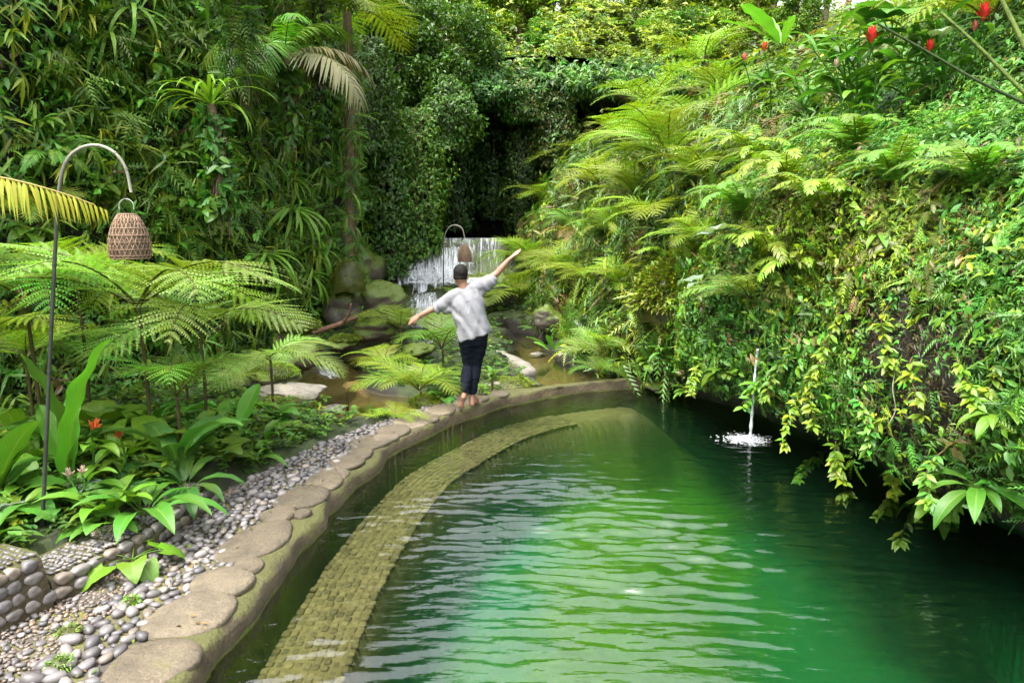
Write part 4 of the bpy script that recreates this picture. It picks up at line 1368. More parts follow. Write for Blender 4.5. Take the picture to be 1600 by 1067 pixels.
# ------------------------------------------------------------------ ferns on the right bank and round the upper pool
HF = [
 (1085, 200, 1.6, 'pale', 10, 'widest pale tree fern with flat layered fronds, high on the slope right of the valley'),
 (1015, 168, 1.5, 'far', 10, 'yellow-green fern just below the pale hilltop boulder'),
 (1130, 160, 1.4, 'tree', 9, 'tree fern behind the widest pale fern, below the orange flower buds'),
 (925, 195, 1.2, 'far', 9, 'thin-fronded fern at the top corner of the dark cave mouth'),
 (985, 235, 1.4, 'yel', 9, 'yellow fern midway down the slope beside the dark cave mouth'),
 (1060, 270, 1.5, 'tree', 10, 'big fern with dark stems showing, midway up the slope'),
 (890, 265, 1.2, 'far', 9, 'fern overhanging the upper right side of the cave mouth'),
 (945, 300, 1.2, 'yel', 9, 'yellow-green fern above the rusty dead frond'),
 (1000, 320, 1.1, 'tree', 9, 'fern between the rusty dead frond and the big dark-stemmed fern'),
 (860, 320, 1.1, 'far', 9, 'fern at the lower right edge of the cave mouth'),
 (905, 365, 1.0, 'green', 8, 'darker green fern left of the rusty dead frond'),
 (965, 375, 1.0, 'tree', 8, 'fern right beside the rusty dead frond'),
 (1040, 360, 1.1, 'yel', 9, 'yellowish fern above the shaggy mossy hump'),
 (1120, 300, 1.1, 'tree', 9, 'fern at the left foot of the leafy mound top'),
 (1190, 265, .9, 'swordyel', 10, 'lime sword fern with feathery upright fronds on the left of the leafy mound'),
 (1240, 300, .8, 'swordyel', 10, 'yellow sword fern on the crest of the leafy mound'),
 (1170, 345, .8, 'sword', 10, 'small dense sword fern on the left flank of the mound'),
 (1110, 395, .9, 'tree', 9, 'fern hanging over the mossy hump by the glossy round leaf'),
 (1060, 430, .8, 'swordyel', 10, 'shaggy yellow fern covering the hump above the pool corner'),
 (1215, 420, .8, 'swordyel', 9, 'pale arching fern above the water spout'),
 (1180, 480, .75, 'pale', 8, 'whitish drooping fern just above the water spout'),
 (1270, 440, .7, 'swordyel', 9, 'dry-tipped fern right of and above the water spout'),
 (1290, 345, .75, 'swordyel', 9, 'yellow fern in the middle of the mound face'),
 (1405, 300, .7, 'sword', 9, 'green fern on the right shoulder of the mound'),
 (1540, 310, .7, 'sword', 9, 'small fern among the dark leaves at the far right of the mound'),
 (1345, 255, .8, 'sword', 9, 'fern at the foot of the ginger clump'),
 (845, 425, 1.4, 'tree', 11, 'bright fern just beyond the raised hand of the person'),
 (790, 425, 1.1, 'yel', 10, 'yellow-green fern hiding the right end of the waterfall'),
 (820, 480, 1.4, 'tree', 11, 'glowing green fern with hanging fan-like fronds beside the raised arm'),
 (890, 435, 1.0, 'tree', 9, 'fern uphill from the pool-side fern, left of the shaggy hump'),
 (930, 455, 1.0, 'yel', 9, 'fern with pale curved tips between hump and upper pool'),
 (985, 465, .9, 'tree', 8, 'fern on the left side of the shaggy mossy hump'),
 (1420, 40, 1.5, 'tree', 9, 'large fern above the red flowers near the top of the hill'),
 (1250, 30, 1.5, 'yel', 9, 'yellow-green fern spreading above the yellow bird nest leaf'),
 (1560, 60, 1.2, 'yel', 8, 'fern behind the topmost red flower on the hill'),
 (1180, 20, 1.5, 'far', 9, 'fern at the skyline beside the gap of white sky'),
 (1100, 100, 1.5, 'far', 9, 'fern with fan of thin fronds below the slender trees'),
]
YFIX = {(1085, 200): 13.5, (1130, 160): 14.5, (1100, 100): 17, (1015, 168): 16.5}
for i, (a, b, L, k, n, lab) in enumerate(HF):
    hfern(a, b, L, k, n, lab, YFIX.get((a, b)), seed=100 + i, **({'az': (0, 360)} if (a, b) in YFIX else {}))
p = hit(935, 385)
frond_plant('fern', 'rusty orange dead fern frond hanging among the green ferns of the slope', 'fern', p + np.array([-.45, -.3, .25]), 'dead', 3, .75, up=HUP, az=(190, 270), seed=5)

# fern standing in the water at the edge of the upper pool
c = atY(950, 560, 10.9)
frond_plant('fern', 'lush fern rooted at the water edge of the upper pool with long pale side fronds', 'fern', (c[0], c[1], .08), 'yel', 8, .95, el=(-5, 22), seed=77, kinds2='pale', trunk=(.15, .05, (.08, .06, .03)))
frond_plant('fern', 'low green fern drooping into the upper pool in front of the lush water-edge fern', 'fern', atY(935, 588, 10.2) + np.array([0, 0, .05]), 'green', 6, .5, el=(-25, 5), seed=78)
frond_plant('fern', 'fern with two pale arching fronds right of the lush water-edge fern', 'fern', atY(1000, 560, 10.4), 'pale', 6, .7, az=(20, 200), seed=79)

# ------------------------------------------------------------------ ferns and plants on the left
def gfern(px, py, Y, L, kindk, n, label, h=None, el=(-12, 14), az=(0, 360), group='ferns of the left garden', **kw):
    c = atY(px, py, Y)
    gz = float(ground_z(c[0], c[1]))
    h = max(.1, c[2] - gz)
    return frond_plant('fern', label, 'fern', c, kindk, n, L, el=el, az=az, group=group, trunk=(h + .1, .015, (.06, .05, .02)), **kw)
gfern(215, 478, 6.3, 1.5, 'pale', 9, 'largest pale tree fern below the wicker lamp, its fronds layered like roof tiles', el=(-24, 2), seed=1)
gfern(310, 515, 6.9, 1.35, 'pale', 8, 'pale tree fern with fronds reaching toward the mossy boulder', el=(-26, 6), seed=2)
gfern(275, 620, 6.0, .85, 'green', 7, 'shaded green fern under the pale tree ferns', el=(-20, 10), seed=3)
gfern(40, 470, 6.2, 1.1, 'green', 9, 'yellow-green fern behind the lamp pole', seed=4, el=(-28, 5))
gfern(-40, 560, 5.6, 1.0, 'tree', 8, 'green fern at the edge left of the lamp pole', seed=5)
gfern(120, 450, 7.6, 1.2, 'tree', 9, 'fern behind the wicker lamp against the dark cliff', seed=6, el=(-25, 5))
gfern(420, 560, 8.6, .9, 'pale', 7, 'smaller pale fern leaning over the left stream bank', el=(-28, 4), seed=7, az=(-120, 60))
gfern(500, 685, 7.7, .72, 'pale', 6, 'pale low fern with flat fronds lying beside the pebble path', el=(-45, -22), seed=8, az=(-40, 200))
gfern(655, 610, 8.9, .85, 'tree', 10, 'bright fern on thin dark stems behind the lowered hand of the person', seed=9, el=(-22, 8))
gfern(615, 660, 8.2, .5, 'yel', 9, 'yellow fern beside the brown still water', seed=10, el=(-18, 8))
gfern(690, 545, 10.4, .95, 'green', 9, 'dark green arching fern standing in front of the stream', seed=11, el=(-15, 12))
gfern(600, 570, 10.2, .6, 'yel', 8, 'yellow-green fern overhanging the middle of the brown water', seed=12, el=(-25, 5))
gfern(540, 612, 9.1, .4, 'dead', 3, 'yellowing half-dead fern over the brown still water', seed=13, az=(-60, 120))
gfern(625, 515, 12.0, .9, 'tree', 8, 'fern on the rock below the cascade', seed=14, el=(-18, 6))
gfern(768, 590, 9.5, .25, 'sword', 8, 'small fern behind the legs of the person', seed=17)
gfern(735, 480, 14.2, .9, 'yel', 9, 'yellow fern beside the lower cascade, hidden by the shirt of the person', seed=18)

def clump(px, py, Y, L, kindk, n, label, name='broadleaf_plant', cat='plant', el=(-25, 15), az=(0, 360), up=(0, 0, 1), onground=True, group=None, lift=0, jit=.25, kinds2=None, seed=None):
    c = atY(px, py, Y)
    if onground:
        c[2] = max(float(ground_z(c[0], c[1])) + lift - .03, lift - .03)
    return frond_plant(name, label, cat, c, kindk, n, L, 'leaf', up, az, el, group, jit=jit, kinds2=kinds2, seed=seed)

GB = 'broad-leaved plants of the left garden bed'
clump(95, 740, 5.15, 1.30, 'banana', 1, 'young banana plant with one tall wavy upright leaf behind the lamp pole', 'banana_plant', el=(2, 4), az=(8, 12), jit=.01, seed=1)
clump(110, 735, 5.5, .95, 'banana', 3, 'banana plant with shorter upright leaves behind the tall wavy leaf', 'banana_plant', el=(-12, 10), az=(40, 220), seed=2)
clump(275, 735, 5.7, .8, 'dark', 6, 'plant with broad dark green upright leaves under the pale tree ferns', 'broadleaf_plant', el=(-10, 25), group=GB, seed=3)
clump(-20, 760, 4.9, .75, 'paddle', 6, 'plant with rounded light green paddle leaves at the left edge', el=(-15, 10), group=GB, seed=4)
clump(370, 705, 6.6, .62, 'paddle', 1, 'canna-like plant with one upright oval leaf, right of the pale ferns', el=(-2, 2), az=(60, 70), jit=.05, group=GB, seed=5)
clump(392, 712, 6.5, .5, 'lance', 5, 'plant with silvery arching leaves beside the upright oval leaf', el=(-40, -5), group=GB, seed=6, kinds2='silver')
clump(225, 800, 4.95, .55, 'lance', 12, 'dense rosette of glossy dark lance leaves leaning over the border wall', el=(-35, 15), group=GB, seed=7)
clump(172, 812, 4.85, .46, 'lancelt', 11, 'rosette of fresh green lance leaves next to the foot of the lamp pole', el=(-30, 20), group=GB, seed=8)
clump(205, 850, 4.45, .36, 'heartlt', 8, 'low plant with broad light leaves drooping over the border wall end', el=(-50, -5), group=GB, seed=9)
clump(160, 838, 4.65, .34, 'heart', 8, 'low heart-leaved plant between lamp pole and border wall', el=(-35, 5), group=GB, seed=10)
clump(-8, 845, 4.6, .36, 'heartlt', 10, 'light heart-leaved plant behind the cobble wall', el=(-35, 15), group=GB, seed=11)
clump(-30, 820, 4.3, .42, 'lance', 9, 'lance-leaved plant at the left edge above the cobble wall', el=(-25, 15), group=GB, seed=12)
clump(70, 800, 5.0, .45, 'silver', 5, 'plant with greyish sheen leaves left of the lamp pole foot', el=(-25, 10), group=GB, seed=13, kinds2='heart')
clump(290, 760, 5.5, .46, 'dark', 10, 'dark glossy rosette at the bend of the border wall', el=(-35, 10), group=GB, seed=14)
clump(335, 735, 6.1, .38, 'heartlt', 9, 'bright low plant with broad leaves where the border wall ends', el=(-40, 5), group=GB, seed=15)
clump(410, 690, 6.9, .36, 'lance', 12, 'low lance-leaved clump along the narrowing path', el=(-40, 10), group=GB, seed=16)
clump(455, 680, 7.4, .30, 'heartlt', 10, 'small bright leafy plant beside the pale low fern', el=(-40, 10), group=GB, seed=17)
clump(360, 665, 7.3, .42, 'heart', 9, 'heart-leaved plant under the leaning pale ferns', el=(-35, 10), group=GB, seed=18)
clump(300, 690, 6.5, .5, 'lancelt', 10, 'yellow-green lance-leaved plant amid the fern stems', el=(-30, 15), group=GB, seed=19)
clump(60, 690, 5.8, .6, 'lancelt', 9, 'tall leafy plant between banana leaf and left edge', el=(-15, 20), group=GB, seed=20)
clump(180, 720, 5.9, .6, 'lancelt', 9, 'leafy plant with orange flowers among its leaves', el=(-15, 20), group=GB, seed=21)
clump(750, 605, 9.3, .22, 'heartlt', 9, 'small leafy plant at the heel side of the person', el=(-40, 10), seed=22)
clump(690, 625, 8.9, .25, 'heart', 9, 'small leafy plant beside the fern at the path edge', el=(-40, 10), seed=23)
clump(865, 530, 12.2, .5, 'paddle', 4, 'plant with two broad lime leaves at the back of the upper pool', el=(-40, 5), az=(120, 330), seed=24)

for i, (a, b, Y, L, k, n, lab) in enumerate([
    (20, 620, 6.4, .7, 'lancelt', 9, 'tall leafy plant under the ferns at the left edge'), (150, 640, 6.6, .7, 'heartlt', 8, 'broad-leaved plant behind the banana leaf'),
    (240, 650, 6.9, .6, 'lance', 10, 'dark leafy plant between the stems of the largest pale fern'), (330, 640, 7.4, .55, 'heart', 9, 'leafy plant behind the upright oval leaf'),
    (390, 640, 7.9, .5, 'lancelt', 10, 'leafy plant at the stream end of the garden bed'), (60, 760, 5.2, .5, 'lancelt', 10, 'fresh leafy plant just behind the lamp pole foot'),
    (250, 720, 6.0, .5, 'heartlt', 9, 'light broad-leaved plant behind the dark glossy rosette'), (330, 700, 6.7, .42, 'lance', 10, 'leafy plant left of the upright oval leaf'),
    (0, 800, 4.9, .5, 'heart', 9, 'heart-leaved plant in the lower left corner of the bed'), (180, 770, 5.3, .45, 'dark', 9, 'dark rosette between the two fresh green ones'),
    (430, 665, 7.7, .36, 'heart', 9, 'heart-leaved plant at the moss mound'), (110, 690, 6.1, .6, 'lance', 9, 'leafy plant right behind the tall banana leaf'),
    (290, 600, 8.0, .8, 'green', 9, 'deep green fern in the shade behind the pale ferns'), (130, 560, 7.8, .9, 'green', 9, 'shaded fern at the cliff foot behind the banana leaf'),
    (40, 560, 7.2, .9, 'tree', 9, 'fern low at the cliff foot near the left edge'), (380, 590, 9.2, .6, 'pale', 8, 'little pale fern by the low mossy boulder')]):
    if k in ('green', 'tree', 'pale'):
        gfern(a, b, Y, L, k, n, lab, seed=40 + i, el=(-25, 8))
    else:
        clump(a, b, Y, L, k, n, lab, el=(-30, 18), group=GB, seed=40 + i)

def flower_mesh(col, n=6, L=.10):
    mb = MB()
    for k in range(n):
        a = 2 * np.pi * k / n
        V0, F0 = tmpl(.38, 'oval', .1, .2)
        el_ = R(58 - 6 * (k % 2))
        X = np.array([[math.cos(a) * math.cos(el_), math.sin(a) * math.cos(el_), math.sin(el_)]])
        scatter(mb, (V0, F0), np.zeros((1, 3)), X, np.array([[-math.cos(a), -math.sin(a), .6]]), L, np.array([np.asarray(col) * random.uniform(.8, 1.2)]))
        el2 = R(80)
        X = np.array([[math.cos(a + .5) * math.cos(el2), math.sin(a + .5) * math.cos(el2), math.sin(el2)]])
        scatter(mb, (V0, F0), np.zeros((1, 3)) + [0, 0, .01], X, np.array([[-math.cos(a), -math.sin(a), .3]]), L * 1.15, np.array([np.asarray(col) * random.uniform(.8, 1.1)]))
    return mb.mesh('flower', M['plain'])
FL = {'red': flower_mesh((.62, .035, .03)), 'orange': flower_mesh((.62, .13, .035)), 'pink': flower_mesh((.55, .16, .12)), 'white': flower_mesh((.42, .32, .24))}
def flower_plant(px, py, Y, size, col, label, stem_to=None, tilt=(0, 0, 0), leaves=4, group=None):
    c = atY(px, py, Y)
    base = np.array(stem_to) if stem_to is not None else np.array([c[0] + .05, c[1] + .1, c[2] - .7])
    t = thing('flowering_ginger', label, 'flower', base, 0, group)
    mb = MB()
    P = smooth_path([(0, 0, 0), (c - base) * .55 + np.array([.03, 0, .05]), c - base], 12)
    tube(mb, P, np.linspace(.010, .006, 12), 6, GRN * .9)
    mb.build('stem', M['bark'], t)
    o = link('flower', FL[col], t, c - base, tilt, size / .1)
    for k in range(leaves):
        o = link('leaf', FR['lancelt'][k % 3], t, P[3 + k], None, .38)
        o.rotation_euler = (0, -R(random.uniform(-25, 5)), R(random.uniform(0, 360)))
    return t
flower_plant(142, 672, 5.3, .085, 'orange', 'orange star-shaped heliconia bloom right of the tall banana leaf', atY(140, 780, 5.35), (0, R(35), 0))
flower_plant(188, 686, 5.5, .07, 'orange', 'smaller orange bloom between banana leaf and fern stem', atY(196, 780, 5.55), (0, R(-15), 0))
flower_plant(108, 748, 5.0, .07, 'white', 'pale pinkish bract standing beside the lamp pole', atY(112, 800, 5.0), (0, 0, 0), 2)
flower_plant(128, 742, 5.0, .06, 'white', 'cream bract just right of the pale pinkish one', atY(126, 800, 5.02), (0, R(10), 0), 2)
for (a, b, sz, c_, lab) in [(1361, 68, .17, 'red', 'vivid red flower above the ginger clump'), (1452, 82, .13, 'red', 'small red flower under the diagonal stems'),
                            (1536, 34, .19, 'red', 'topmost red flower, near the right edge of the hill'), (1522, 50, .11, 'pink', 'dull pink bud beside the topmost red flower'),
                            (1194, 82, .14, 'orange', 'orange-red bud left of the yellow bird nest leaf'), (1163, 97, .12, 'pink', 'salmon-pink bud lower left of the orange-red bud'),
                            (1306, 108, .10, 'white', 'white ginger blossom amid the lance leaves')]:
    h = hit(a, b)
    Yf = min(h[1] - .5, 7.6 if a > 1250 else 10.0)
    c = atY(a, b, Yf)
    flower_plant(a, b, Yf, sz * .8, c_, lab, c + np.array([.25, .35, -.75]), (0, 0, R(40)), 3, 'flowers on the hill')

# the ginger clump and other broad leaves on top of the mound
def ginger(px, py, label, nst, H, kindk, seed, group='ginger plants on the mound'):
    r = random.Random(seed)
    p = hit(px, py)
    t = thing('ginger_plant', label, 'plant', p + np.array([0, 0, -.1]), 0, group)
    for s in range(nst):
        a = r.uniform(0, 6.28); ln = r.uniform(.1, .55)
        P = smooth_path([(0, 0, 0), (math.cos(a) * ln * .35 * H - .04, math.sin(a) * ln * .35 * H, H * .55), (math.cos(a) * ln * H - .1, math.sin(a) * ln * H - .05, H * r.uniform(.85, 1.1))], 14)
        mb = MB(); tube(mb, P, np.linspace(.013, .006, 14), 6, GRN * 1.1)
        st = mb.build('stem', M['bark'], t)
        for k in range(4, 14):
            o = link('leaf', FR[kindk][r.randrange(len(FR[kindk]))], t, P[k])
            o.rotation_euler = (R(r.uniform(-25, 25)), -R(r.uniform(-30, 15)), a + (math.pi / 2 if k % 2 else -math.pi / 2) + r.uniform(-.5, .5))
            o.scale = (H * r.uniform(.36, .52),) * 3
    return t
ginger(1335, 225, 'tall ginger clump with fresh lance leaves in the middle of the hilltop', 9, 1.15, 'spear', 4)
ginger(1265, 215, 'lower ginger clump left of the tall one', 6, .8, 'spear', 5)
ginger(1420, 195, 'slim ginger shoots right of the tall clump', 4, .8, 'spear', 6)
ginger(1480, 160, 'darker ginger shoots behind the mound crest at the right', 5, .8, 'spear', 7)
def hbroad(px, py, L, kindk, n, label, up=HUP, az=(80, 300), el=(-20, 15), out=.15, group='broad-leaved plants on the right bank', jit=.25, seed=None):
    p = hit(px, py) + np.array([-.8, -.5, .3]) * out
    return frond_plant('broadleaf_plant', label, 'plant', p, kindk, n, L, 'leaf', up, az, el, group, jit=jit, seed=seed)
hbroad(1285, 120, .9, 'banana', 4, 'bird nest plant with one big yellow-green arching leaf below the hilltop ferns', el=(-40, -10), out=1.0, seed=1)
hbroad(1405, 140, .42, 'silver', 3, 'plant with whitish shining round leaves under the small red flower', out=.7, seed=2)
hbroad(1515, 120, .45, 'silver', 3, 'elephant ear with one large whitish shining leaf at the right of the diagonal stems', out=.7, seed=3)
hbroad(1450, 120, .7, 'heart', 8, 'dark elephant-ear plant behind the shining leaves', out=.8, seed=4)
hbroad(1215, 150, .6, 'lance', 9, 'shrubby plant with dark leaves left of the ginger clump', seed=5)
hbroad(1170, 395, .45, 'silver', 2, 'single large round glossy leaf on the left flank of the mound', out=.5, seed=6)
hbroad(1140, 462, .40, 'silver', 2, 'single pale round leaf above the water spout', out=.4, seed=7)
hbroad(1560, 770, .42, 'lance', 9, 'bright-leaved shoot hanging low at the right edge of the mound', el=(-60, -20), out=.3, seed=8)
hbroad(1500, 790, .36, 'lancelt', 8, 'yellow-green shoot hanging over the dark water at the right', el=(-60, -20), out=.3, seed=9)
hbroad(1590, 660, .36, 'lancelt', 8, 'leafy shoot on the right face of the mound above the hanging shoots', el=(-50, -10), out=.25, seed=10)
hbroad(1215, 620, .28, 'lancelt', 9, 'leafy plant right of the water spout', el=(-50, 0), out=.2, seed=11)
hbroad(1150, 590, .28, 'heartlt', 10, 'leafy plant left of the water spout near the water', el=(-50, 0), out=.2, seed=12)
hbroad(1060, 560, .3, 'lance', 10, 'dark leafy plant at the far corner of the pool', el=(-40, 5), out=.2, seed=13)
hbroad(1030, 575, .26, 'heartlt', 10, 'fresh small-leaved plant above the brown corner rock', el=(-40, 5), out=.2, seed=14)
hbroad(1100, 620, .28, 'lancelt', 10, 'pale-leaved plant hanging at the dark corner of the pool', el=(-50, 0), out=.25, seed=15)
hbroad(1390, 375, .3, 'lancelt', 3, 'long hanging yellow-green leaf in the middle of the mound', el=(-70, -40), seed=16)

# long bare stems that cross at the upper right
for pts, lab, rr in [([(1372, 38), (1450, 82), (1530, 128), (1620, 170)], 'long dark bare stem slanting down across the elephant ears', .012),
                     ([(1470, 20), (1520, 65), (1570, 115), (1620, 165)], 'long pale green stem slanting down at the upper right', .016),
                     ([(1560, -10), (1580, 30), (1600, 70), (1620, 110)], 'thick green stem in the upper right corner', .022)]:
    mb = MB()
    P = smooth_path([atY(a, b, 5.9 - .10 * i) for i, (a, b) in enumerate(pts)], 20)
    tube(mb, P, np.linspace(rr * .7, rr, 20), 6, np.array([.075, .11, .02]) if rr > .014 else np.array([.03, .05, .015]))
    tag(mb.build('plant_stem', M['bark']), lab, 'stem', 'long stems at the upper right')

# ------------------------------------------------------------------ creepers that hang down the near mound over the water
def creeper(px, py, Lz, label, seed, leafL=.085, pal=(LIME, YEL), out=.18, n=26):
    r = np.random.default_rng(seed)
    p = hit(px, py) + np.array([-.8, -.5, .1]) * out
    t = thing('creeper', label, 'vine', p, 0, 'creepers hanging down the mound')
    f = np.linspace(0, 1, 16)
    P = np.stack([-.10 * np.sin(f * 2.5 + seed) - .12 * f, -.12 * f + .05 * np.sin(f * 5 + seed), -Lz * f], -1)
    mb = MB(); tube(mb, P, np.linspace(.006, .003, 16), 5, np.array([.10, .08, .03])); mb.build('stem', M['bark'], t)
    mb = MB()
    k = np.sort(r.uniform(1, 15, n))
    k0 = k.astype(int)
    B = P[k0] + (P[np.minimum(k0 + 1, 15)] - P[k0]) * (k - k0)[:, None]
    for wh in range(3):                       # leaves sit in threes
        a = r.uniform(0, 6.28, n)
        X = np.stack([np.cos(a) * .8 - .35, np.sin(a) * .8 - .35, r.uniform(-.7, .2, n)], -1)
        scatter(mb, tmpl(.44, 'oval', .25, .15), B, X, np.tile([-.35, -.35, 1.0], (n, 1)) + r.normal(0, .25, (n, 3)), leafL * r.uniform(.6, 1.25, n), tints(n, pal, None, .2, r))
    mb.build('leaves', M['leaf'], t)
    return t
CR = [(1240, 520, .7, 'creeper beside the water spout, its leaf tips almost at the water'), (1275, 590, .65, 'second creeper right of the water spout'), (1310, 560, .6, 'creeper with yellowish leaves over the left end of the dark overhang'),
      (1345, 690, .5, 'creeper hanging low over the dark overhang'), (1375, 620, .5, 'creeper at the left of the bare dark earth'), (1400, 730, .45, 'short creeper below the bare dark earth'),
      (1450, 760, .42, 'creeper whose tip hangs lowest over the water'), (1330, 480, .6, 'creeper below the yellow middle of the mound'), (1500, 700, .4, 'creeper at the right of the bare dark earth'),
      (1470, 560, .4, 'sparse creeper on the bare dark earth'), (1540, 560, .5, 'creeper high on the right face of the mound'), (1575, 500, .5, 'dark-leaved creeper at the right edge of the mound'),
      (1200, 560, .5, 'creeper just right of the falling spout'), (1290, 700, .3, 'tiny creeper above the darkest water'), (1120, 560, .4, 'creeper over the hollow left of the spout'), (1425, 480, .5, 'creeper under the dry brown patch')]
for i, (a, b, l, lab) in enumerate(CR):
    creeper(a, b, l, lab, 300 + i, .085 if i % 3 else .10, (LIME, YEL) if i % 4 else (GRN * 1.2, LIME), n=26 if 'sparse' not in lab else 12)
mb = MB()
p0 = hit(1412, 575) + np.array([-.12, -.1, 0])
P = smooth_path([p0, p0 + [-.02, -.03, -.14], p0 + [.02, -.02, -.30], p0 + [-.01, 0, -.42]], 14)
tube(mb, P, .004, 5, (.3, .26, .2))
tag(mb.build('bare_root', M['bark']), 'thin pale bare root dangling in front of the dark earth of the mound', 'root')
# ------------------------------------------------------------------ leaf cover that nobody could count
def cover(fx, side, yr, zr, n, seed, margin=(-500, -700, 2100, 1500)):
    """points on a bank sheet, denser where nearer to the camera; side +1 hill (faces -x), -1 cliff (faces +x)"""
    r = np.random.default_rng(seed)
    out = []
    tot = 0
    while tot < n:
        y, z = r.uniform(*yr, 6 * n), r.uniform(*zr, 6 * n)
        x = fx(y, z)
        e = .12
        dxy, dxz = (fx(y + e, z) - x) / e, (fx(y, z + e) - x) / e
        area = np.sqrt(1 + dxy ** 2 + dxz ** 2)
        P = np.stack([x, y, z], -1)
        nrm = unit(np.stack([np.full_like(x, -1.0), dxy, dxz], -1)) * side
        px, py, dep = proj(P)
        vis = (px > -150) & (px < 1750) & (py > -150) & (py < 1200) & (y > 1.5)
        w = np.minimum(area, 4) / np.maximum(dep, 4) ** 1.6 * np.where(vis, 1, .16)
        k = r.uniform(0, 1, len(w)) < w / w.max()
        out.append((P[k], nrm[k])); tot += k.sum()
    P = np.concatenate([a for a, b in out])[:n]; Nn = np.concatenate([b for a, b in out])[:n]
    return P, Nn, r

def sprays(mb, T, P, Nn, r, k, L, pal, wts=None, depth=.3, droop=.35, jit=.22, spread=1.0, upw=.7, scale_d=0.0, colf=None):
    n = len(P)
    off = np.abs(r.normal(0, depth, n))
    P = P + Nn * off[:, None]
    base = tints(n, pal, wts, jit, r) if colf is None else colf(P, r)
    up = np.array([0, 0, 1.0])
    for q in range(k):
        a = r.uniform(0, 2 * np.pi, n)
        A = unit(np.cross(Nn, up + 1e-3))
        B = np.cross(A, Nn)
        X = unit(Nn * r.uniform(.15, .8, (n, 1)) + (A * np.cos(a)[:, None] + B * np.sin(a)[:, None]) * spread - up * droop)
        nn = unit(Nn * .6 + up * upw + r.normal(0, .28, (n, 3)))
        LL = L * r.uniform(.6, 1.3, n)
        if scale_d:
            LL = LL * (1 + scale_d * np.clip((P[:, 1] - 9) / 10, 0, 1.5))
        scatter(mb, T, P + r.normal(0, .02, (n, 3)), X, nn, LL, np.clip(base * (1 + r.normal(0, .12, (n, 1))), .004, .5))

LEAFB, LEAFS, LEAFN, LEAFT = tmpl(.45, 'oval', .28, .15), tmpl(.5, 'dia', .2, .18), tmpl(.24, 'dia', .3, .15), tmpl(.55, 'tri', .1, .1)

def micro_frond(npin=7, w=.36, droop=.35):
    V, F = [], []
    for i in range(npin):
        t = (i + .6) / npin
        lp = w * (np.sin(np.pi * (.15 + .85 * t)) ** .7) * .5 + .02
        x, z = t, -droop * t * t
        for sd_ in (1, -1):
            k = len(V)
            V += [[x - .055, 0, z], [x + .045, 0, z], [x + .10 + lp * .35, sd_ * lp, z - .12 * lp - .04]]
            F.append([k, k + 1, k + 2] if sd_ > 0 else [k, k + 2, k + 1])
    return np.array(V), np.array(F)
MICRO = micro_frond()

# cliff on the left
mb = MB()
P, Nn, r = cover(cliff_x, -1, (1, 22), (-.1, 13), 5200, 1)
sprays(mb, LEAFB, P, Nn, r, 6, .125, (DEEP * 1.3, DEEP * 2, GRN * 1.35, GRN * 1.5 + LIME * .4, DRY * .5), (2, 2, 4, 4, .3), .22, .45)
kind(mb.build('cliff_foliage', M['gloss_leaf']), 'stuff')
mb = MB()
P, Nn, r = cover(cliff_x, -1, (6, 23), (-.1, 12), 9000, 2)
sprays(mb, LEAFS, P, Nn, r, 5, .06, (DEEP * 1.3, GRN * 1.3, GRN * 1.6, LIME * .9), (2, 3, 3, 2), .16, .4, scale_d=.5)
kind(mb.build('cliff_ivy', M['leaf']), 'stuff')
mb = MB()
P, Nn, r = cover(cliff_x, -1, (7, 22), (0, 11), 2600, 3)
sprays(mb, tmpl(.13, 'oval', .5, .1), P, Nn, r, 5, .26, (GRN * 1.3, LIME * .9, LIME * 1.2, YEL * 1.1), (2, 3, 3, 2), .3, .75, spread=.8)
kind(mb.build('cliff_hanging_leaves', M['leaf']), 'stuff')

mb = MB()
P, Nn, r = cover(cliff_x, -1, (9.6, 22), (-.1, 10), 1500, 31)
sprays(mb, MICRO, P, Nn, r, 4, .34, (GRN * 1.2, LIME * .8, LIME, YEL * .8), (3, 3, 2, 1), .22, .6, spread=.8)
kind(mb.build('cliff_small_ferns', M['leaf']), 'stuff')

# hillside on the right
def hill_col(P, r):
    px, py, dep = proj(P)
    n = len(P)
    yel = 1.15 * np.exp(-((px - 1290) / 190) ** 2 - ((py - 380) / 150) ** 2)
    yel = np.clip(yel + .30 * sstep(8.5, 12, P[:, 1]) + .35 * fbm(P[:, 1] * 1.1, P[:, 2] * 1.3, 0, 201, 2), 0, 1)
    c = tints(n, (GRN, GRN * 1.3, LIME * .9, DEEP * 1.5, DRY * .5), (3, 3, 2, 1.6, .4), .2, r)
    y = tints(n, (YEL, LIME, OLIVE, DRY * .8), (5, 2, 2, 1.2), .2, r)
    s = r.uniform(0, 1, n) < yel
    c[s] = y[s]
    return c
P, Nn, r = cover(hill_x, 1, (2.2, 10.2), (.25, 6.5), 34000, 4)
px, py, dep = proj(P)
bare = np.exp(-((px - 1470) / 120) ** 2 - ((py - 600) / 130) ** 2) + np.exp(-((px - 1380) / 110) ** 2 - ((py - 520) / 60) ** 2) * .5
low = sstep(.75, .25, P[:, 2]) * .5
k = r.uniform(0, 1, len(P)) > np.clip(bare * 1.05 + low, 0, .93)
k &= P[:, 2] > .15 + .1 * fbm(P[:, 1] * 2, 0, 0, 203, 2)
P, Nn = P[k], Nn[k]
h = len(P)
mb = MB()
sprays(mb, LEAFS, P[:int(h * .5)], Nn[:int(h * .5)], r, 4, .060, None, depth=.07, droop=.25, colf=hill_col)
sprays(mb, LEAFN, P[int(h * .5):int(h * .8)], Nn[int(h * .5):int(h * .8)], r, 6, .06, None, depth=.10, droop=.3, colf=hill_col)
sprays(mb, MICRO, P[int(h * .8):int(h * .88)], Nn[int(h * .8):int(h * .88)], r, 4, .15, None, depth=.10, droop=.35, colf=hill_col)
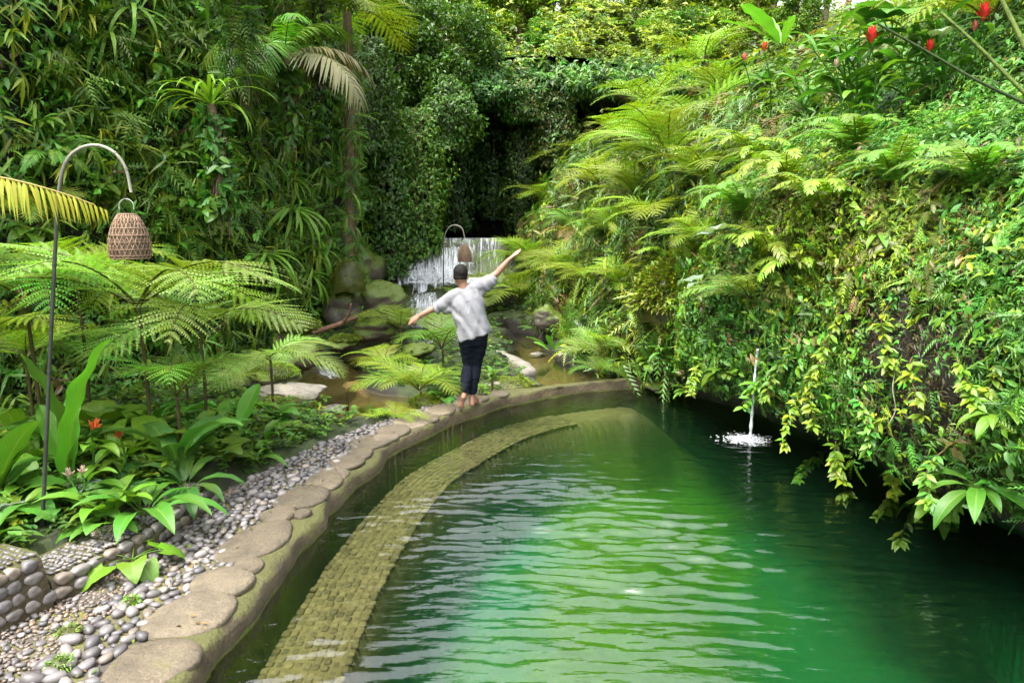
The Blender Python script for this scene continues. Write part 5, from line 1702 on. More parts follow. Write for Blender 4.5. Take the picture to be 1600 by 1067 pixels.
sprays(mb, LEAFB, P[int(h * .88):], Nn[int(h * .88):], r, 5, .085, None, depth=.12, droop=.3, colf=hill_col)
kind(mb.build('mound_foliage', M['leaf']), 'stuff')
mb = MB()                                       # dry litter and rootlets on the bare earth of the mound
P, Nn, r = cover(hill_x, 1, (3.5, 8.5), (.1, 2.4), 5000, 14)
sprays(mb, LEAFN, P, Nn, r, 3, .06, (DRY * .16, DRY * .3, OLIVE * .25, DEEP), (4, 2, 2, 2), .02, .6)
kind(mb.build('dry_litter', M['leaf']), 'stuff')
mb = MB()
P, Nn, r = cover(hill_x, 1, (9.5, 22), (.05, 9), 17000, 5)
sprays(mb, MICRO, P[:4500], Nn[:4500], r, 4, .36, None, depth=.16, droop=.3, colf=hill_col)
sprays(mb, LEAFS, P[4500:11000], Nn[4500:11000], r, 4, .075, None, depth=.14, droop=.25, colf=hill_col, scale_d=.3)
sprays(mb, LEAFN, P[11000:], Nn[11000:], r, 6, .15, None, depth=.2, droop=.35, colf=hill_col)
kind(mb.build('hillside_foliage', M['leaf']), 'stuff')
mb = MB()
P, Nn, r = cover(hill_x, 1, (2.5, 22), (4.2, 12), 5000, 6)
sprays(mb, LEAFB, P, Nn, r, 6, .16, None, depth=.4, droop=.3, colf=hill_col)
kind(mb.build('hilltop_foliage', M['leaf']), 'stuff')

# undergrowth of the valley slope and the cave roof
r = np.random.default_rng(17)
n = 21000
X, Y = r.uniform(-20, 22, n), 19.3 + 38 * r.uniform(0, 1, n) ** 1.6
hump = np.maximum(0, fbm(X * .55, Y * .5, 0, 301, 3) + .25) * 2.6
Zs_ = np.where(Y < 22.6, np.maximum(slope_z(X, 22.5), 6.0) - .35 * sstep(21, 19.4, Y), slope_z(X, Y))
P = np.stack([X, Y, Zs_ + hump * r.uniform(.1, 1, n)], -1)
k = (P[:, 0] > cliff_x(Y, P[:, 2])) & (P[:, 0] < hill_x(Y, P[:, 2]) + 1)
P = P[k]
def val_col(P, r):
    f = fbm(P[:, 0] * .5, P[:, 1] * .5, 0, 303, 2) + r.normal(0, .25, len(P))
    c = tints(len(P), (LIME, YEL, YEL * 1.1), None, .18, r)
    g = tints(len(P), (GRN, GRN * 1.4, OLIVE), None, .18, r)
    return np.where(f[:, None] > .18, g, c)
mb = MB()
sprays(mb, LEAFS, P, np.tile([0, -.5, .85], (len(P), 1)), r, 5, .17, None, None, .12, .25, colf=val_col)
kind(mb.build('valley_undergrowth', M['leaf']), 'stuff')
mb = MB()
n = 6500
X, W = r.uniform(-5, 6.5, n), r.uniform(0, 1, n)
i_ = np.where(W < .8, W / .8 * 13, 13 + (W - .8) / .2 * 20).astype(int)
pr_ = prof_lip[np.clip(i_, 0, 35)]
P = np.stack([X, pr_[:, 0] - .1 + fbm(X * .8, W * 2, 2, 41, 4) * .2, pr_[:, 1]], -1)
sprays(mb, LEAFS, P, np.tile([0, -.9, .3], (n, 1)), r, 5, .15, (DEEP, GRN, GRN * 1.4, LIME * .8), (2, 3, 2, 1.5), .22, .7)
kind(mb.build('cave_roof_foliage', M['leaf']), 'stuff')

# ground cover: low leaves on the garden bed and the stream banks
r = np.random.default_rng(7)
n = 30000
X, Y = r.uniform(-9, 1.2, n), r.uniform(3.5, 19, n)
d, _ = kerb_d(X, Y)
Z = ground_z(X, Y)
wl = -.02 + np.where(Y > 12.4, .05 + .28 * (Y - 12.4) / 4.4, 0)
k = (d > path_w(Y) + .12) & (Z > wl) & (r.uniform(0, 1, n) < np.clip(40 / Y ** 2, .15, 1)) & (X > cliff_x(Y, Z))
bedk = (X < -1.55) | (Y > 6.3)
k &= bedk
P = np.stack([X, Y, Z], -1)[k]
mb = MB()
up = np.tile([0, 0, 1.0], (len(P), 1))
sprays(mb, LEAFB, P, up, r, 5, .085, (GRN, LIME * .8, DEEP * 1.5, YEL * .7), (3, 2, 3, .6), .09, .05)
kind(mb.build('ground_cover', M['leaf']), 'stuff')

# fallen leaves on the path
r = np.random.default_rng(61)
n = 170
s_ = r.uniform(sA, sB, n); d_ = r.uniform(.06, .95, n)
P = kerb_point(s_, d_)
k = d_ < path_w(P[:, 1]) - .05
P = np.c_[P, .012 + .012 * r.uniform(0, 1, n)][k]
n = len(P)
mb = MB()
a_ = r.uniform(0, 6.28, n)
scatter(mb, LEAFB, P, np.stack([np.cos(a_), np.sin(a_), r.normal(0, .12, n)], -1), np.tile([0, 0, 1.0], (n, 1)) + r.normal(0, .2, (n, 3)), r.uniform(.018, .05, n), tints(n, (DRY, DRY * .45, OLIVE, YEL * .7), (3, 3, 2, 1), .25, r))
kind(mb.build('fallen_leaves', M['leaf']), 'stuff')

# moss cushions: fine bright tufts on the rocks and along the ledge
def moss(px, py, Y, rx, ry, rz, label, n=1500, pal=(YEL, LIME, YEL * 1.1), L=.035, seed=0):
    r = np.random.default_rng(seed)
    c = atY(px, py, Y)
    u = unit(r.normal(0, 1, (n, 3))); u[:, 2] = np.abs(u[:, 2])
    f = 1 + .18 * fbm(u[:, 0] * 2.5 + seed, u[:, 1] * 2.5, u[:, 2] * 2.5, seed, 3)
    P = u * np.array([rx, ry, rz]) * f[:, None]
    mb = MB()
    a = r.uniform(0, 6.28, n)
    X = unit(u * .9 + r.normal(0, .5, (n, 3)))
    scatter(mb, LEAFN if L < .05 else LEAFS, P, X, np.tile([0, 0, 1.], (n, 1)) + r.normal(0, .3, (n, 3)), L * r.uniform(.6, 1.3, n), tints(n, pal, None, .18, r))
    th = np.linspace(0, 2 * np.pi, 20, endpoint=False); ph = np.linspace(-.3, 1.5, 8)
    Ph, Th = np.meshgrid(ph, th, indexing='ij')
    uu = np.stack([np.cos(Ph) * np.cos(Th), np.cos(Ph) * np.sin(Th), np.sin(Ph)], -1).reshape(-1, 3)
    ff = 1 + .18 * fbm(uu[:, 0] * 2.5 + seed, uu[:, 1] * 2.5, uu[:, 2] * 2.5, seed, 3)
    mb.add(uu * np.array([rx, ry, rz]) * ff[:, None] * .96, grid_faces(8, 20, True), OLIVE * .5)
    o = mb.build('moss_cushion', M['leaf'])
    o.location = Vector(c)
    return tag(o, label, 'moss', 'moss cushions by the stream')
moss(440, 640, 8.9, .42, .35, .16, 'yellow-green moss mound at the left end of the brown still water', seed=1)
moss(470, 672, 8.2, .30, .28, .12, 'smaller moss tuft at the near shore of the brown still water', seed=2)
moss(800, 603, 9.95, .33, .22, .11, 'golden moss cushion between the curved ledge and the pool kerb', seed=3)
moss(755, 612, 9.7, .24, .2, .09, 'moss cushion behind the feet of the person', seed=4)
moss(665, 630, 8.85, .2, .2, .09, 'small moss tuft at the foot of the bright fern', seed=5)
moss(430, 583, 9.6, .30, .25, .13, 'bright moss cap on the low boulder', seed=6)
moss(464, 512, 10.2, .30, .28, .14, 'brownish moss cap on the big rounded boulder', seed=7, pal=(OLIVE, YEL * .6, LIME * .6))
moss(540, 530, 12.2, .26, .22, .07, 'thin moss cap on the flat-topped stream boulder', seed=8)
moss(595, 500, 12.6, .38, .3, .16, 'thick moss over the rock below the cascade', seed=9)
moss(545, 445, 13.6, .34, .3, .45, 'hanging yellow moss clump at the foot of the cliff', seed=10, n=2200, pal=(YEL * .8, OLIVE, LIME * .7))
moss(320, 815, 5.45, .10, .17, .03, 'flat patch of brown-green moss at the edge of the gravel', seed=11, n=700, L=.018, pal=(OLIVE, YEL * .7))
moss(1050, 480, 10.0, .5, .55, .62, 'shaggy moss-hung hump above the far corner of the pool', seed=12, n=4200, L=.09, pal=(YEL, OLIVE * 1.2, LIME))
for (a, b, s_, lab) in [(108, 990, 1, 'small light green weed in the gravel, the farther of two'), (95, 1037, 2, 'small light green weed in the gravel, nearest to the camera'), (205, 942, 3, 'tiny weed between gravel and pebbles')]:
    moss(a, b, at(a, b)[1], .055 if s_ < 3 else .03, .05, .035, lab, n=90, L=.03, seed=20 + s_, pal=(LIME * 1.1, PALE, LIME))

# ------------------------------------------------------------------ trees
def crown_points(r, limbs, n, rad):
    i = r.integers(0, len(limbs), n)
    u = unit(r.normal(0, 1, (n, 3))) * (r.uniform(0, 1, (n, 1)) ** .45)
    return limbs[i] + u * rad[i][:, None] * np.array([1, 1, .75])

def tree_meshes(seed, H=5.0, W=1.6, nl=11, n=3600, leafL=.13, pal=(LIME, YEL, GRN), T=None, hang=.2, k=3, bare=.35):
    r = np.random.default_rng(seed)
    mbt = MB()
    f = np.linspace(0, 1, 12)
    Pt = np.stack([.12 * np.sin(f * 3 + seed), .10 * np.cos(f * 2.3 + seed) - .10 * np.cos(seed), f * H * .9], -1)
    tube(mbt, Pt, np.interp(f, [0, 1], [.11, .03]), 8, (.17, .13, .085))
    limbs, rad = [], []
    for q in range(nl):
        t = bare + (1 - bare) * (q + .5) / nl
        b = Pt[int(t * 11)]
        a = q * 2.4 + r.uniform(-.4, .4)
        ln = W * r.uniform(.45, 1.0) * (1.05 - .55 * (t - bare) / (1 - bare))
        e = b + np.array([math.cos(a) * ln, math.sin(a) * ln, ln * r.uniform(.1, .5)])
        m_ = (b + e) / 2 + np.array([0, 0, .12 * ln])
        Pl = smooth_path([b, m_, e], 7)
        tube(mbt, Pl, np.linspace(.04, .012, 7), 5, (.16, .12, .08), cap=False)
        for w_ in (e, m_ * .4 + e * .6):
            limbs.append(w_); rad.append(ln * r.uniform(.32, .6) + .12)
    limbs.append(Pt[-1]); rad.append(W * .4)
    limbs, rad = np.array(limbs), np.array(rad)
    P = crown_points(r, limbs, n, rad)
    mb = MB()
    base = tints(n, pal, None, .2, r)
    for q in range(k):
        X = unit(r.normal(0, 1, (n, 3)) * [1, 1, .5] - [0, 0, hang])
        nn = unit(np.tile([0, 0, 1.0], (n, 1)) + r.normal(0, .4, (n, 3)))
        scatter(mb, T or LEAFS, P + r.normal(0, .05, (n, 3)), X, nn, leafL * r.uniform(.6, 1.3, n), np.clip(base * (1 + r.normal(0, .1, (n, 1))), .004, .5))
    return mbt.mesh('trunk', M['bark']), mb.mesh('crown', M['leaf'])

TM = {
    'lime': tree_meshes(1, 5.2, 1.7, 12, 3800, .15, (LIME, YEL, LIME * .8)),
    'yellow': tree_meshes(2, 4.6, 1.6, 11, 3600, .14, (YEL, YEL * 1.1, LIME)),
    'green': tree_meshes(3, 5.6, 1.9, 13, 4200, .15, (GRN, GRN * 1.4, LIME * .6)),
    'dark': tree_meshes(4, 5.0, 2.0, 13, 4600, .12, (DEEP, DEEP * 1.5, GRN), bare=.15),
    'feather': tree_meshes(5, 6.0, 1.5, 11, 3200, .22, (LIME, YEL, GRN * 1.3), tmpl(.16, 'dia', .4, .1), .7),
    'grey': tree_meshes(6, 5.0, 1.6, 11, 3000, .16, (np.array([.09, .12, .05]), GRN, OLIVE)),
    'olive': tree_meshes(7, 4.6, 1.8, 12, 3800, .13, (OLIVE, YEL * .7, GRN)),
}
def tree(kindk, px, py, Y, s, label, rz=0, lean=(0, 0), name='tree', group='trees of the valley', base=None):
    """px, py: foot of the trunk"""
    p = atY(px, py, Y) if base is None else np.asarray(base, float)
    t = thing(name, label, 'tree', p, 0, group)
    t.rotation_euler = (lean[0], lean[1], rz)
    t.scale = (s, s, s)
    a, b = TM[kindk]
    link('trunk', a, t); link('crown', b, t)
    return t
FAR = [
 ('yellow', 745, 120, 25, .85, 'bright yellow-green tree directly above the cave'), ('lime', 690, 90, 26, .9, 'lime tree standing above the dark overhanging tree'),
 ('lime', 815, 130, 26, .8, 'lime tree above the right part of the cave'), ('yellow', 860, 120, 27, .85, 'yellow tree left of the dark hairy palm trunk'),
 ('grey', 900, 125, 30, .9, 'greyish tree around the dark hairy palm trunk'), ('olive', 945, 150, 25, .7, 'olive shrubby tree below the golden palm'),
 ('yellow', 985, 135, 28, .85, 'yellow tree left of the slender far trees'), ('lime', 1040, 140, 26, .8, 'lime tree between golden palm and slender trees'),
 ('feather', 1060, 120, 30, 1.0, 'feathery tall tree near the gap of white sky'), ('olive', 1090, 130, 24, .7, 'olive tree above the far ferns of the slope'),
 ('lime', 1150, 110, 24, .8, 'lime tree under the gap of white sky'), ('green', 1210, 70, 22, .8, 'green tree right of the gap of white sky'),
 ('yellow', 1290, 40, 20, .8, 'yellow tree on the hilltop skyline'), ('lime', 640, 60, 27, 1.0, 'tall lime tree left above the cave'),
 ('green', 590, 60, 25, 1.0, 'green tree on the edge of the left cliff'), ('grey', 780, 75, 36, 1.2, 'pale grey far tree high above the cave'),
 ('feather', 840, 70, 38, 1.2, 'feathery far tree in the valley centre'), ('lime', 940, 60, 40, 1.3, 'tall far lime tree behind the hairy palm'),
 ('grey', 1010, 70, 40, 1.3, 'grey-green far tree right of the golden palm'), ('yellow', 700, 40, 34, 1.2, 'far yellow tree above the lime trees at left'),
 ('lime', 1130, 60, 38, 1.1, 'far lime tree beneath the sky gap'), ('yellow', 1210, 40, 34, 1.2, 'far yellow tree right of the sky gap'), ('feather', 1330, 20, 30, 1.1, 'feathery tree behind the hilltop ginger'), ('lime', 1440, 0, 26, 1.0, 'lime tree behind the red flowers'), ('green', 1540, -10, 24, 1.1, 'green tree behind the topmost red flower'),
 ('yellow', 880, 30, 44, 1.4, 'highest far yellow tree left of the hairy palm'), ('lime', 800, 20, 44, 1.4, 'highest far lime tree over the cave'), ('green', 1060, 20, 46, 1.4, 'dark far tree at the head of the valley'), ('feather', 620, 20, 34, 1.3, 'far feathery tree behind the left cliff edge'),
]
for i, (k, a, b, Y, s, lab) in enumerate(FAR):
    tree(k, a, b, Y, s, lab, rz=i * 1.7)
for i, (x, y, z, k, s) in enumerate([(-9, 27, 7.5, 'green', 1.5), (-13, 22, 10, 'dark', 1.6), (-10.5, 14, 9.5, 'green', 1.5), (-11.5, 9, 9.5, 'dark', 1.5), (10, 27, 8, 'lime', 1.4), (13, 20, 9.5, 'green', 1.5), (11.5, 13, 8, 'dark', 1.5), (9.5, 8, 6.5, 'green', 1.4), (9.5, 4, 6, 'lime', 1.3), (-7.2, 17, 9.5, 'dark', 1.2), (-9, 11.5, 9.2, 'green', 1.2)]):
    pass

SHR = [('lime', 720, 105, 22.6, .42, 'lime bush on the cave roof at the left'), ('yellow', 775, 115, 22.4, .40, 'yellow bush on the cave roof in the middle'), ('green', 835, 120, 22.6, .42, 'green bush on the cave roof at the right'),
 ('lime', 880, 150, 21.5, .40, 'lime bush at the foot of the hairy palm'), ('olive', 925, 150, 22.0, .42, 'olive bush right of the hairy palm foot'), ('yellow', 970, 135, 23.5, .45, 'yellow bush beside the pale hilltop boulder'),
 ('lime', 1025, 120, 22.5, .45, 'lime bush behind the hilltop boulder'), ('green', 1080, 110, 21.0, .42, 'green bush left of the fern fan'), ('yellow', 1125, 95, 20.0, .42, 'yellow bush right of the fern fan'),
 ('lime', 1180, 85, 18.5, .40, 'lime bush beside the orange-red bud'), ('green', 1240, 70, 17.0, .40, 'green bush behind the yellow bird nest leaf'), ('olive', 660, 85, 23.5, .5, 'olive bush at the left above the dark leaning tree'),
 ('grey', 1000, 95, 26, .6, 'grey-green bush among the far trees'), ('yellow', 850, 85, 28, .6, 'yellow bush left of the palm crown'), ('lime', 780, 70, 28, .6, 'lime bush high above the cave'), ('yellow', 930, 80, 28, .6, 'yellow bush between the two far palms'), ('lime', 1080, 75, 27, .6, 'lime bush below the far feathery tree'), ('grey', 720, 60, 29, .65, 'grey bush high at the left of the valley')]
for i, (k, a, b, Y, s_, lab) in enumerate(SHR):
    p = atY(a, b + 40, Y)
    tree(k, a, b + 40, Y, s_, lab, rz=i * 2.1, name='shrub', group='shrubs above the cave')

# dark leafy tree growing from the cliff out over the cave
r = np.random.default_rng(44)
base = np.array([-4.0, 18.2, 5.2])
t = thing('tree', 'dark green leafy tree leaning from the cliff out over the cave mouth', 'tree', base)
mbt = MB(); limbs, rad = [], []
for e in [(1.6, .3, 1.2), (2.6, .2, .6), (3.3, .6, 1.1), (1.2, .2, .2), (2.1, .5, -.4), (3.6, .9, .2), (.8, -.1, -.6), (1.5, .1, -.9), (2.9, .5, 1.7), (1.9, .8, 2.0), (.9, .2, 2.2)]:
    e = np.array(e)
    tube(mbt, smooth_path([(0, 0, 0), e * .5 + [0, 0, .25], e], 8), np.linspace(.10, .02, 8), 6, (.09, .07, .05))
    limbs.append(e); rad.append(r.uniform(.45, .75)); limbs.append(e * .7 + [0, 0, .1]); rad.append(.45)
mbt.build('trunk', M['bark'], t)
P = crown_points(r, np.array(limbs), 7500, np.array(rad))
mb = MB(); base_c = tints(7500, (DEEP, DEEP * 1.6, GRN * .9, GRN * 1.3), (4, 3, 2, 1), .2, r)
for q in range(3):
    X = unit(r.normal(0, 1, (7500, 3)) * [1, 1, .5] - [0, 0, .35])
    scatter(mb, LEAFS, P + r.normal(0, .06, (7500, 3)), X, unit(np.tile([0, 0, 1.], (7500, 1)) + r.normal(0, .4, (7500, 3))), .12 * r.uniform(.6, 1.3, 7500), base_c)
mb.build('crown', M['leaf'], t)

# climbing vine that clothes the cliff edge left of the cave, as hanging columns
def vine_column(px, y0, y1, Y, rx, label, seed, pal, L=.10, n=2600, group='vine columns by the cave'):
    r = np.random.default_rng(seed)
    a, b = atY(px, y0, Y), atY(px, y1, Y)
    H = a[2] - b[2]
    t = thing('climbing_vine', label, 'vine', b, 0, group)
    mb = MB()
    f = np.linspace(0, 1, 14)
    for s in range(3):
        tube(mb, np.stack([.10 * np.sin(f * 4 + s * 2), .10 * np.cos(f * 3 + s * 2), f * H], -1), .018, 5, (.12, .09, .05))
    mb.build('stem', M['bark'], t)
    v = r.uniform(0, 1, n)
    th = r.uniform(0, 2 * np.pi, n)
    rr = rx * (.55 + .6 * np.sin(np.pi * np.clip(v * .9 + .08, 0, 1))) * (1 + .35 * fbm(v * 5 + seed, np.cos(th), np.sin(th), seed, 2)) * r.uniform(.55, 1.05, n)
    P = np.stack([np.cos(th) * rr, np.sin(th) * rr, v * H], -1)
    nn = np.stack([np.cos(th), np.sin(th), 0 * th], -1)
    mb = MB()
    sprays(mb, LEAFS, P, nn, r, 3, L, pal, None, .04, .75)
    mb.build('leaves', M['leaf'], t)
    return t
vine_column(655, 170, 400, 17.4, .62, 'thick column of bright climbing vine at the left of the cave mouth', 1, (GRN, GRN * 1.4, LIME * .8))
vine_column(610, 210, 430, 17.0, .55, 'darker vine column just left of the bright one', 2, (DEEP, DEEP * 1.6, GRN))
vine_column(700, 120, 235, 18.2, .6, 'short leafy vine hanging from the roof of the cave', 3, (DEEP, GRN, GRN * 1.3))
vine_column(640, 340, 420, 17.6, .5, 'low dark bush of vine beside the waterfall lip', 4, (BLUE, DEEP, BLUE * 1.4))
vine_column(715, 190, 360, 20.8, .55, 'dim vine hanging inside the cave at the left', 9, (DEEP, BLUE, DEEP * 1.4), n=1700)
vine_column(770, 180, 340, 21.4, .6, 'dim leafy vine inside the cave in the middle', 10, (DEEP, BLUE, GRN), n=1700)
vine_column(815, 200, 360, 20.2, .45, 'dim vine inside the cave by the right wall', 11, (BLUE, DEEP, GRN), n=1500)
vine_column(865, 130, 260, 19.5, .5, 'vine hanging at the right side of the cave mouth', 5, (DEEP, GRN, OLIVE))
vine_column(760, 110, 165, 19.3, .75, 'short dark fringe of leaves along the cave roof', 6, (DEEP, DEEP * 1.4, GRN), n=1800)
vine_column(820, 110, 190, 19.4, .6, 'leafy fringe at the right end of the cave roof', 7, (GRN, DEEP, OLIVE), n=1800)
vine_column(575, 60, 240, 16.2, .6, 'leafy vine column high on the cliff behind the fibre-covered trunk', 8, (DEEP, DEEP * 1.5, GRN))

# fibre-covered trunks, palms and hanging plants of the cliff
def fibre_trunk(px, y0, y1, Y, rad, label, crown, n, L, seed, col=(.20, .145, .085), dx=0, el=(-30, 10), group='fibrous trunks on the cliff', name='tree_fern', part='frond', clad=160):
    a, b = atY(px, y0, Y), atY(px + dx, y1, Y)
    r = random.Random(seed)
    t = thing(name, label, 'tree', b, 0, group)
    H = a[2] - b[2]
    f = np.linspace(0, 1, 18)
    off = a - b
    P = np.stack([off[0] * f + .05 * np.sin(f * 4), off[1] * f, H * f], -1)
    mb = MB(); tube(mb, P, rad * .65 * (1.1 - .25 * f) * (1 + .1 * np.sin(f * 60)), 9, np.array(col) * .55); mb.build('trunk', M['bark'], t)
    mb = MB()
    for k in range(110):                        # hanging fibres
        q = r.uniform(.08, .98); th = r.uniform(0, 6.28)
        p = P[int(q * 17)] + np.array([math.cos(th), math.sin(th), 0]) * rad * .7
        ln = r.uniform(.12, .45) * min(1, H)
        tube(mb, smooth_path([p, p + np.array([math.cos(th) * .06, math.sin(th) * .06, -ln * .5]), p + np.array([math.cos(th) * .04, math.sin(th) * .04, -ln])], 5), .007, 3, np.array(col) * r.uniform(.3, 1.2), cap=False)
    mb.build('fibres', M['bark'], t)
    if clad:
        rr_ = np.random.default_rng(seed + 70)
        q = rr_.uniform(0, .97, clad)
        th_ = rr_.uniform(0, 6.28, clad)
        nn_ = np.stack([np.cos(th_), np.sin(th_), 0 * th_], -1)
        mb = MB()
        sprays(mb, LEAFB if seed % 2 else MICRO, P[(q * 17).astype(int)] + nn_ * rad * .8, nn_, rr_, 3, .15 if seed % 2 else .28, (GRN, LIME * .7, DEEP * 1.4), None, .06, .6)
        kind(mb.build('clinging_leaves', M['leaf'], t), 'stuff')
    for k in range(n):
        a_ = 360 * (k + r.uniform(-.3, .3)) / n
        kk = crown if isinstance(crown, str) else crown[k % len(crown)]
        o = link(part, FR[kk][r.randrange(len(FR[kk]))], t, P[-1])
        o.rotation_euler = (R(r.uniform(-12, 12)), -R(r.uniform(*el)), R(a_))
        o.scale = (L * r.uniform(.75, 1.2),) * 3
    return t
fibre_trunk(335, 165, 330, 9.6, .10, 'shaggy brown trunk topped with thread-like drooping leaves, right of the lamp arch', 'thread', 26, .85, 1, dx=5, el=(-30, 30), name='dracaena', part='leaf')
fibre_trunk(545, 20, 400, 14.2, .15, 'tall tree fern with a rough fibrous trunk and fronds over the cliff top', 'tree', 11, 1.7, 2, dx=0, el=(-38, 5))
fibre_trunk(450, 90, 220, 11.5, .09, 'palm with pale dried drooping fronds high on the cliff', ('palmdry', 'palm', 'palm'), 13, 1.4, 3, el=(-40, 14), name='palm_tree')
fibre_trunk(370, -60, 120, 9.9, .10, 'palm with long drooping leaves at the top left of the shaggy trunk', ('thread', 'palm'), 16, 1.1, 4, el=(-40, 15), name='palm_tree')
fibre_trunk(500, -40, 120, 12.5, .10, 'dark-stemmed palm beside the tall tree fern', 'palm', 9, 1.5, 5, col=(.06, .05, .03), el=(-35, 10), name='palm_tree')
fibre_trunk(910, 35, 130, 27, .22, 'dark hairy palm trunk in the middle of the far trees', 'palm', 9, 1.6, 6, col=(.10, .065, .05), el=(-60, -20), name='palm_tree', group='palms far up the valley')
fibre_trunk(1000, 5, 140, 29, .12, 'golden-brown drooping palm among the far trees', ('palmdry', 'palmyel'), 11, 2.2, 7, el=(-70, -20), name='palm_tree', group='palms far up the valley')
fibre_trunk(1050, 50, 140, 24, .10, 'far tree fern with dark crown below the sky gap', 'green', 10, 1.4, 8, el=(-30, 5), group='palms far up the valley')
fibre_trunk(918, 130, 250, 20.5, .05, 'thin bare pale trunk right of the cave mouth', 'green', 4, .6, 9, col=(.3, .24, .12), name='slender_tree', group='slender trunks up the valley')
for i, (a, b0, b1, Y, lab) in enumerate([(812, -40, 120, 30, 'slender pale trunk far above the cave'), (775, -40, 100, 32, 'second slender trunk left of the pale one'), (845, -40, 130, 28, 'slender dark trunk nearest the hairy palm'), (1012, 20, 170, 26, 'slender trunk rising above the far ferns')]):
    p, q = atY(a, b1, Y), atY(a, b0, Y)
    mb = MB(); f = np.linspace(0, 1, 10)[:, None]
    tube(mb, (q - p) * f + np.concatenate([.08 * np.sin(f * 5 + i), 0 * f, 0 * f], 1), .085, 7, (.24, .20, .15) if i != 2 else (.09, .07, .05))
    t = thing('slender_tree', lab, 'tree', p, 0, 'slender trunks up the valley')
    mb.build('trunk', M['bark'], t)
    o = link('crown', TM['lime'][1], t, q - p - np.array([0, 0, 2.0]), (0, 0, i), .7)

def cliff_plant(px, py, L, kindk, n, label, part='frond', el=(-30, 20), az=(-110, 70), out=.25, up=CUP, name='hanging_fern', cat='fern', group='plants hanging on the cliff', seed=None):
    p = hit(px, py) + np.array([.8, -.5, .1]) * out
    return frond_plant(name, label, cat, p, kindk, n, L, part, up, az, el, group, seed=seed)
CLP = [
 (440, 330, .95, 'hang', 16, 'large hanging strap-leaf fern in the middle of the cliff'), (400, 400, .85, 'hang', 14, 'strap-leaf fern left of and below the largest one'), (480, 390, .85, 'hang', 14, 'strap-leaf fern nearest the mossy cliff foot'),
 (520, 350, .8, 'hang', 12, 'strap-leaf fern under the fibrous tree fern trunk'), (560, 300, .8, 'hang', 12, 'strap-leaf fern right of the fibrous trunk'), (590, 350, .7, 'hang', 11, 'darker strap-leaf fern near the vine columns'),
 (430, 285, .8, 'thread', 18, 'bright grassy clump above the largest strap-leaf fern'), (490, 275, .8, 'thread', 16, 'bright grassy clump beside the fibrous trunk'), (380, 260, .7, 'thread', 16, 'grassy clump right of the shaggy brown trunk'),
 (470, 430, .7, 'hang', 12, 'low hanging fern above the pale leaning fern'), (350, 430, .6, 'sword', 10, 'sword fern on the cliff behind the pale tree ferns'), (270, 330, .6, 'sword', 9, 'sword fern right of the wicker lamp'),
 (250, 390, .55, 'sword', 9, 'yellowish sword fern just below the wicker lamp'), (150, 60, .7, 'hang', 10, 'strap fern hanging near the top of the cliff at left'), (190, 20, .75, 'hang', 10, 'strap fern at the cliff top left of centre'),
 (60, 250, .6, 'sword', 9, 'yellow-green sword fern left of the lamp arch'), (120, 230, .65, 'hang', 9, 'yellowish long-leaved fern under the lamp arch'), (30, 330, .6, 'tree', 8, 'small fern below the yellow palm leaf'),
 (300, 60, .7, 'sword', 9, 'sword fern high on the cliff above the shaggy trunk'), (230, 110, .5, 'sword', 8, 'small sword fern in the dark upper cliff'), (560, 180, .8, 'green', 8, 'fern on the upper cliff beside the dark leaning tree'),
 (620, 130, .8, 'thread', 12, 'grassy clump on the upper cliff edge'), (330, 300, .6, 'hang', 10, 'strap fern at the foot of the shaggy trunk'),
]
for i, (a, b, L, k, n, lab) in enumerate(CLP):
    cliff_plant(a, b, L, k, n, lab, 'leaf' if k in ('hang', 'thread') else 'frond', seed=500 + i)
CLB = [
 (195, 95, .34, 'lance', 9, 'dark whorl-leaved climber in the middle of the upper left cliff'), (175, 150, .34, 'lance', 9, 'whorl-leaved climber just under the middle one'), (230, 160, .32, 'lance', 9, 'whorl-leaved climber right of the under one'),
 (290, 150, .34, 'lancelt', 9, 'lighter whorl-leaved climber near the shaggy trunk'), (55, 130, .34, 'lance', 9, 'whorl-leaved climber near the left edge of the cliff'), (45, 200, .34, 'lancelt', 8, 'light-leaved climber above the yellow palm leaf'),
 (150, 200, .32, 'heartlt', 7, 'pale broad-leaved climber just above the lamp arch'), (260, 245, .34, 'lancelt', 9, 'bright climber right of the lamp arch tip'), (300, 215, .32, 'lancelt', 9, 'bright climber between lamp arch and shaggy trunk'),
 (205, 45, .3, 'heartlt', 4, 'single bright heart-leaved climber near the cliff top'), (30, 50, .3, 'heart', 6, 'heart-leaved climber in the top left corner'), (320, 370, .36, 'heartlt', 8, 'broad-leaved climber above the pale fern tops'),
 (285, 300, .34, 'heart', 6, 'climber with rounded leaves right of the wicker lamp'), (130, 300, .36, 'heartlt', 7, 'broad light leaves between the yellow palm leaf and the wicker lamp'), (30, 370, .4, 'heartlt', 8, 'broad hanging leaves under the yellow palm leaf'),
 (100, 10, .34, 'lance', 8, 'whorl-leaved climber at the very top of the left cliff'), (265, 15, .32, 'lance', 8, 'dark climber at the cliff top by the strap ferns'),
]
for i, (a, b, L, k, n, lab) in enumerate(CLB):
    cliff_plant(a, b, L, k, n, lab, 'leaf', (-35, 15), name='climber', cat='plant', group='broad-leaved climbers on the cliff', seed=600 + i)

# yellow palm leaf that reaches in from the left
base = atY(-330, 282, 4.6)
t = thing('palm_leaf', 'drooping yellow palm leaf with browned tips, reaching in at the left before the cliff', 'palm leaf', base)
o = link('frond', FR['palmyel'][0], t, (0, 0, 0), (R(0), 0, R(-2)), 2.0)
o.rotation_euler = (R(0), R(2), R(-1))
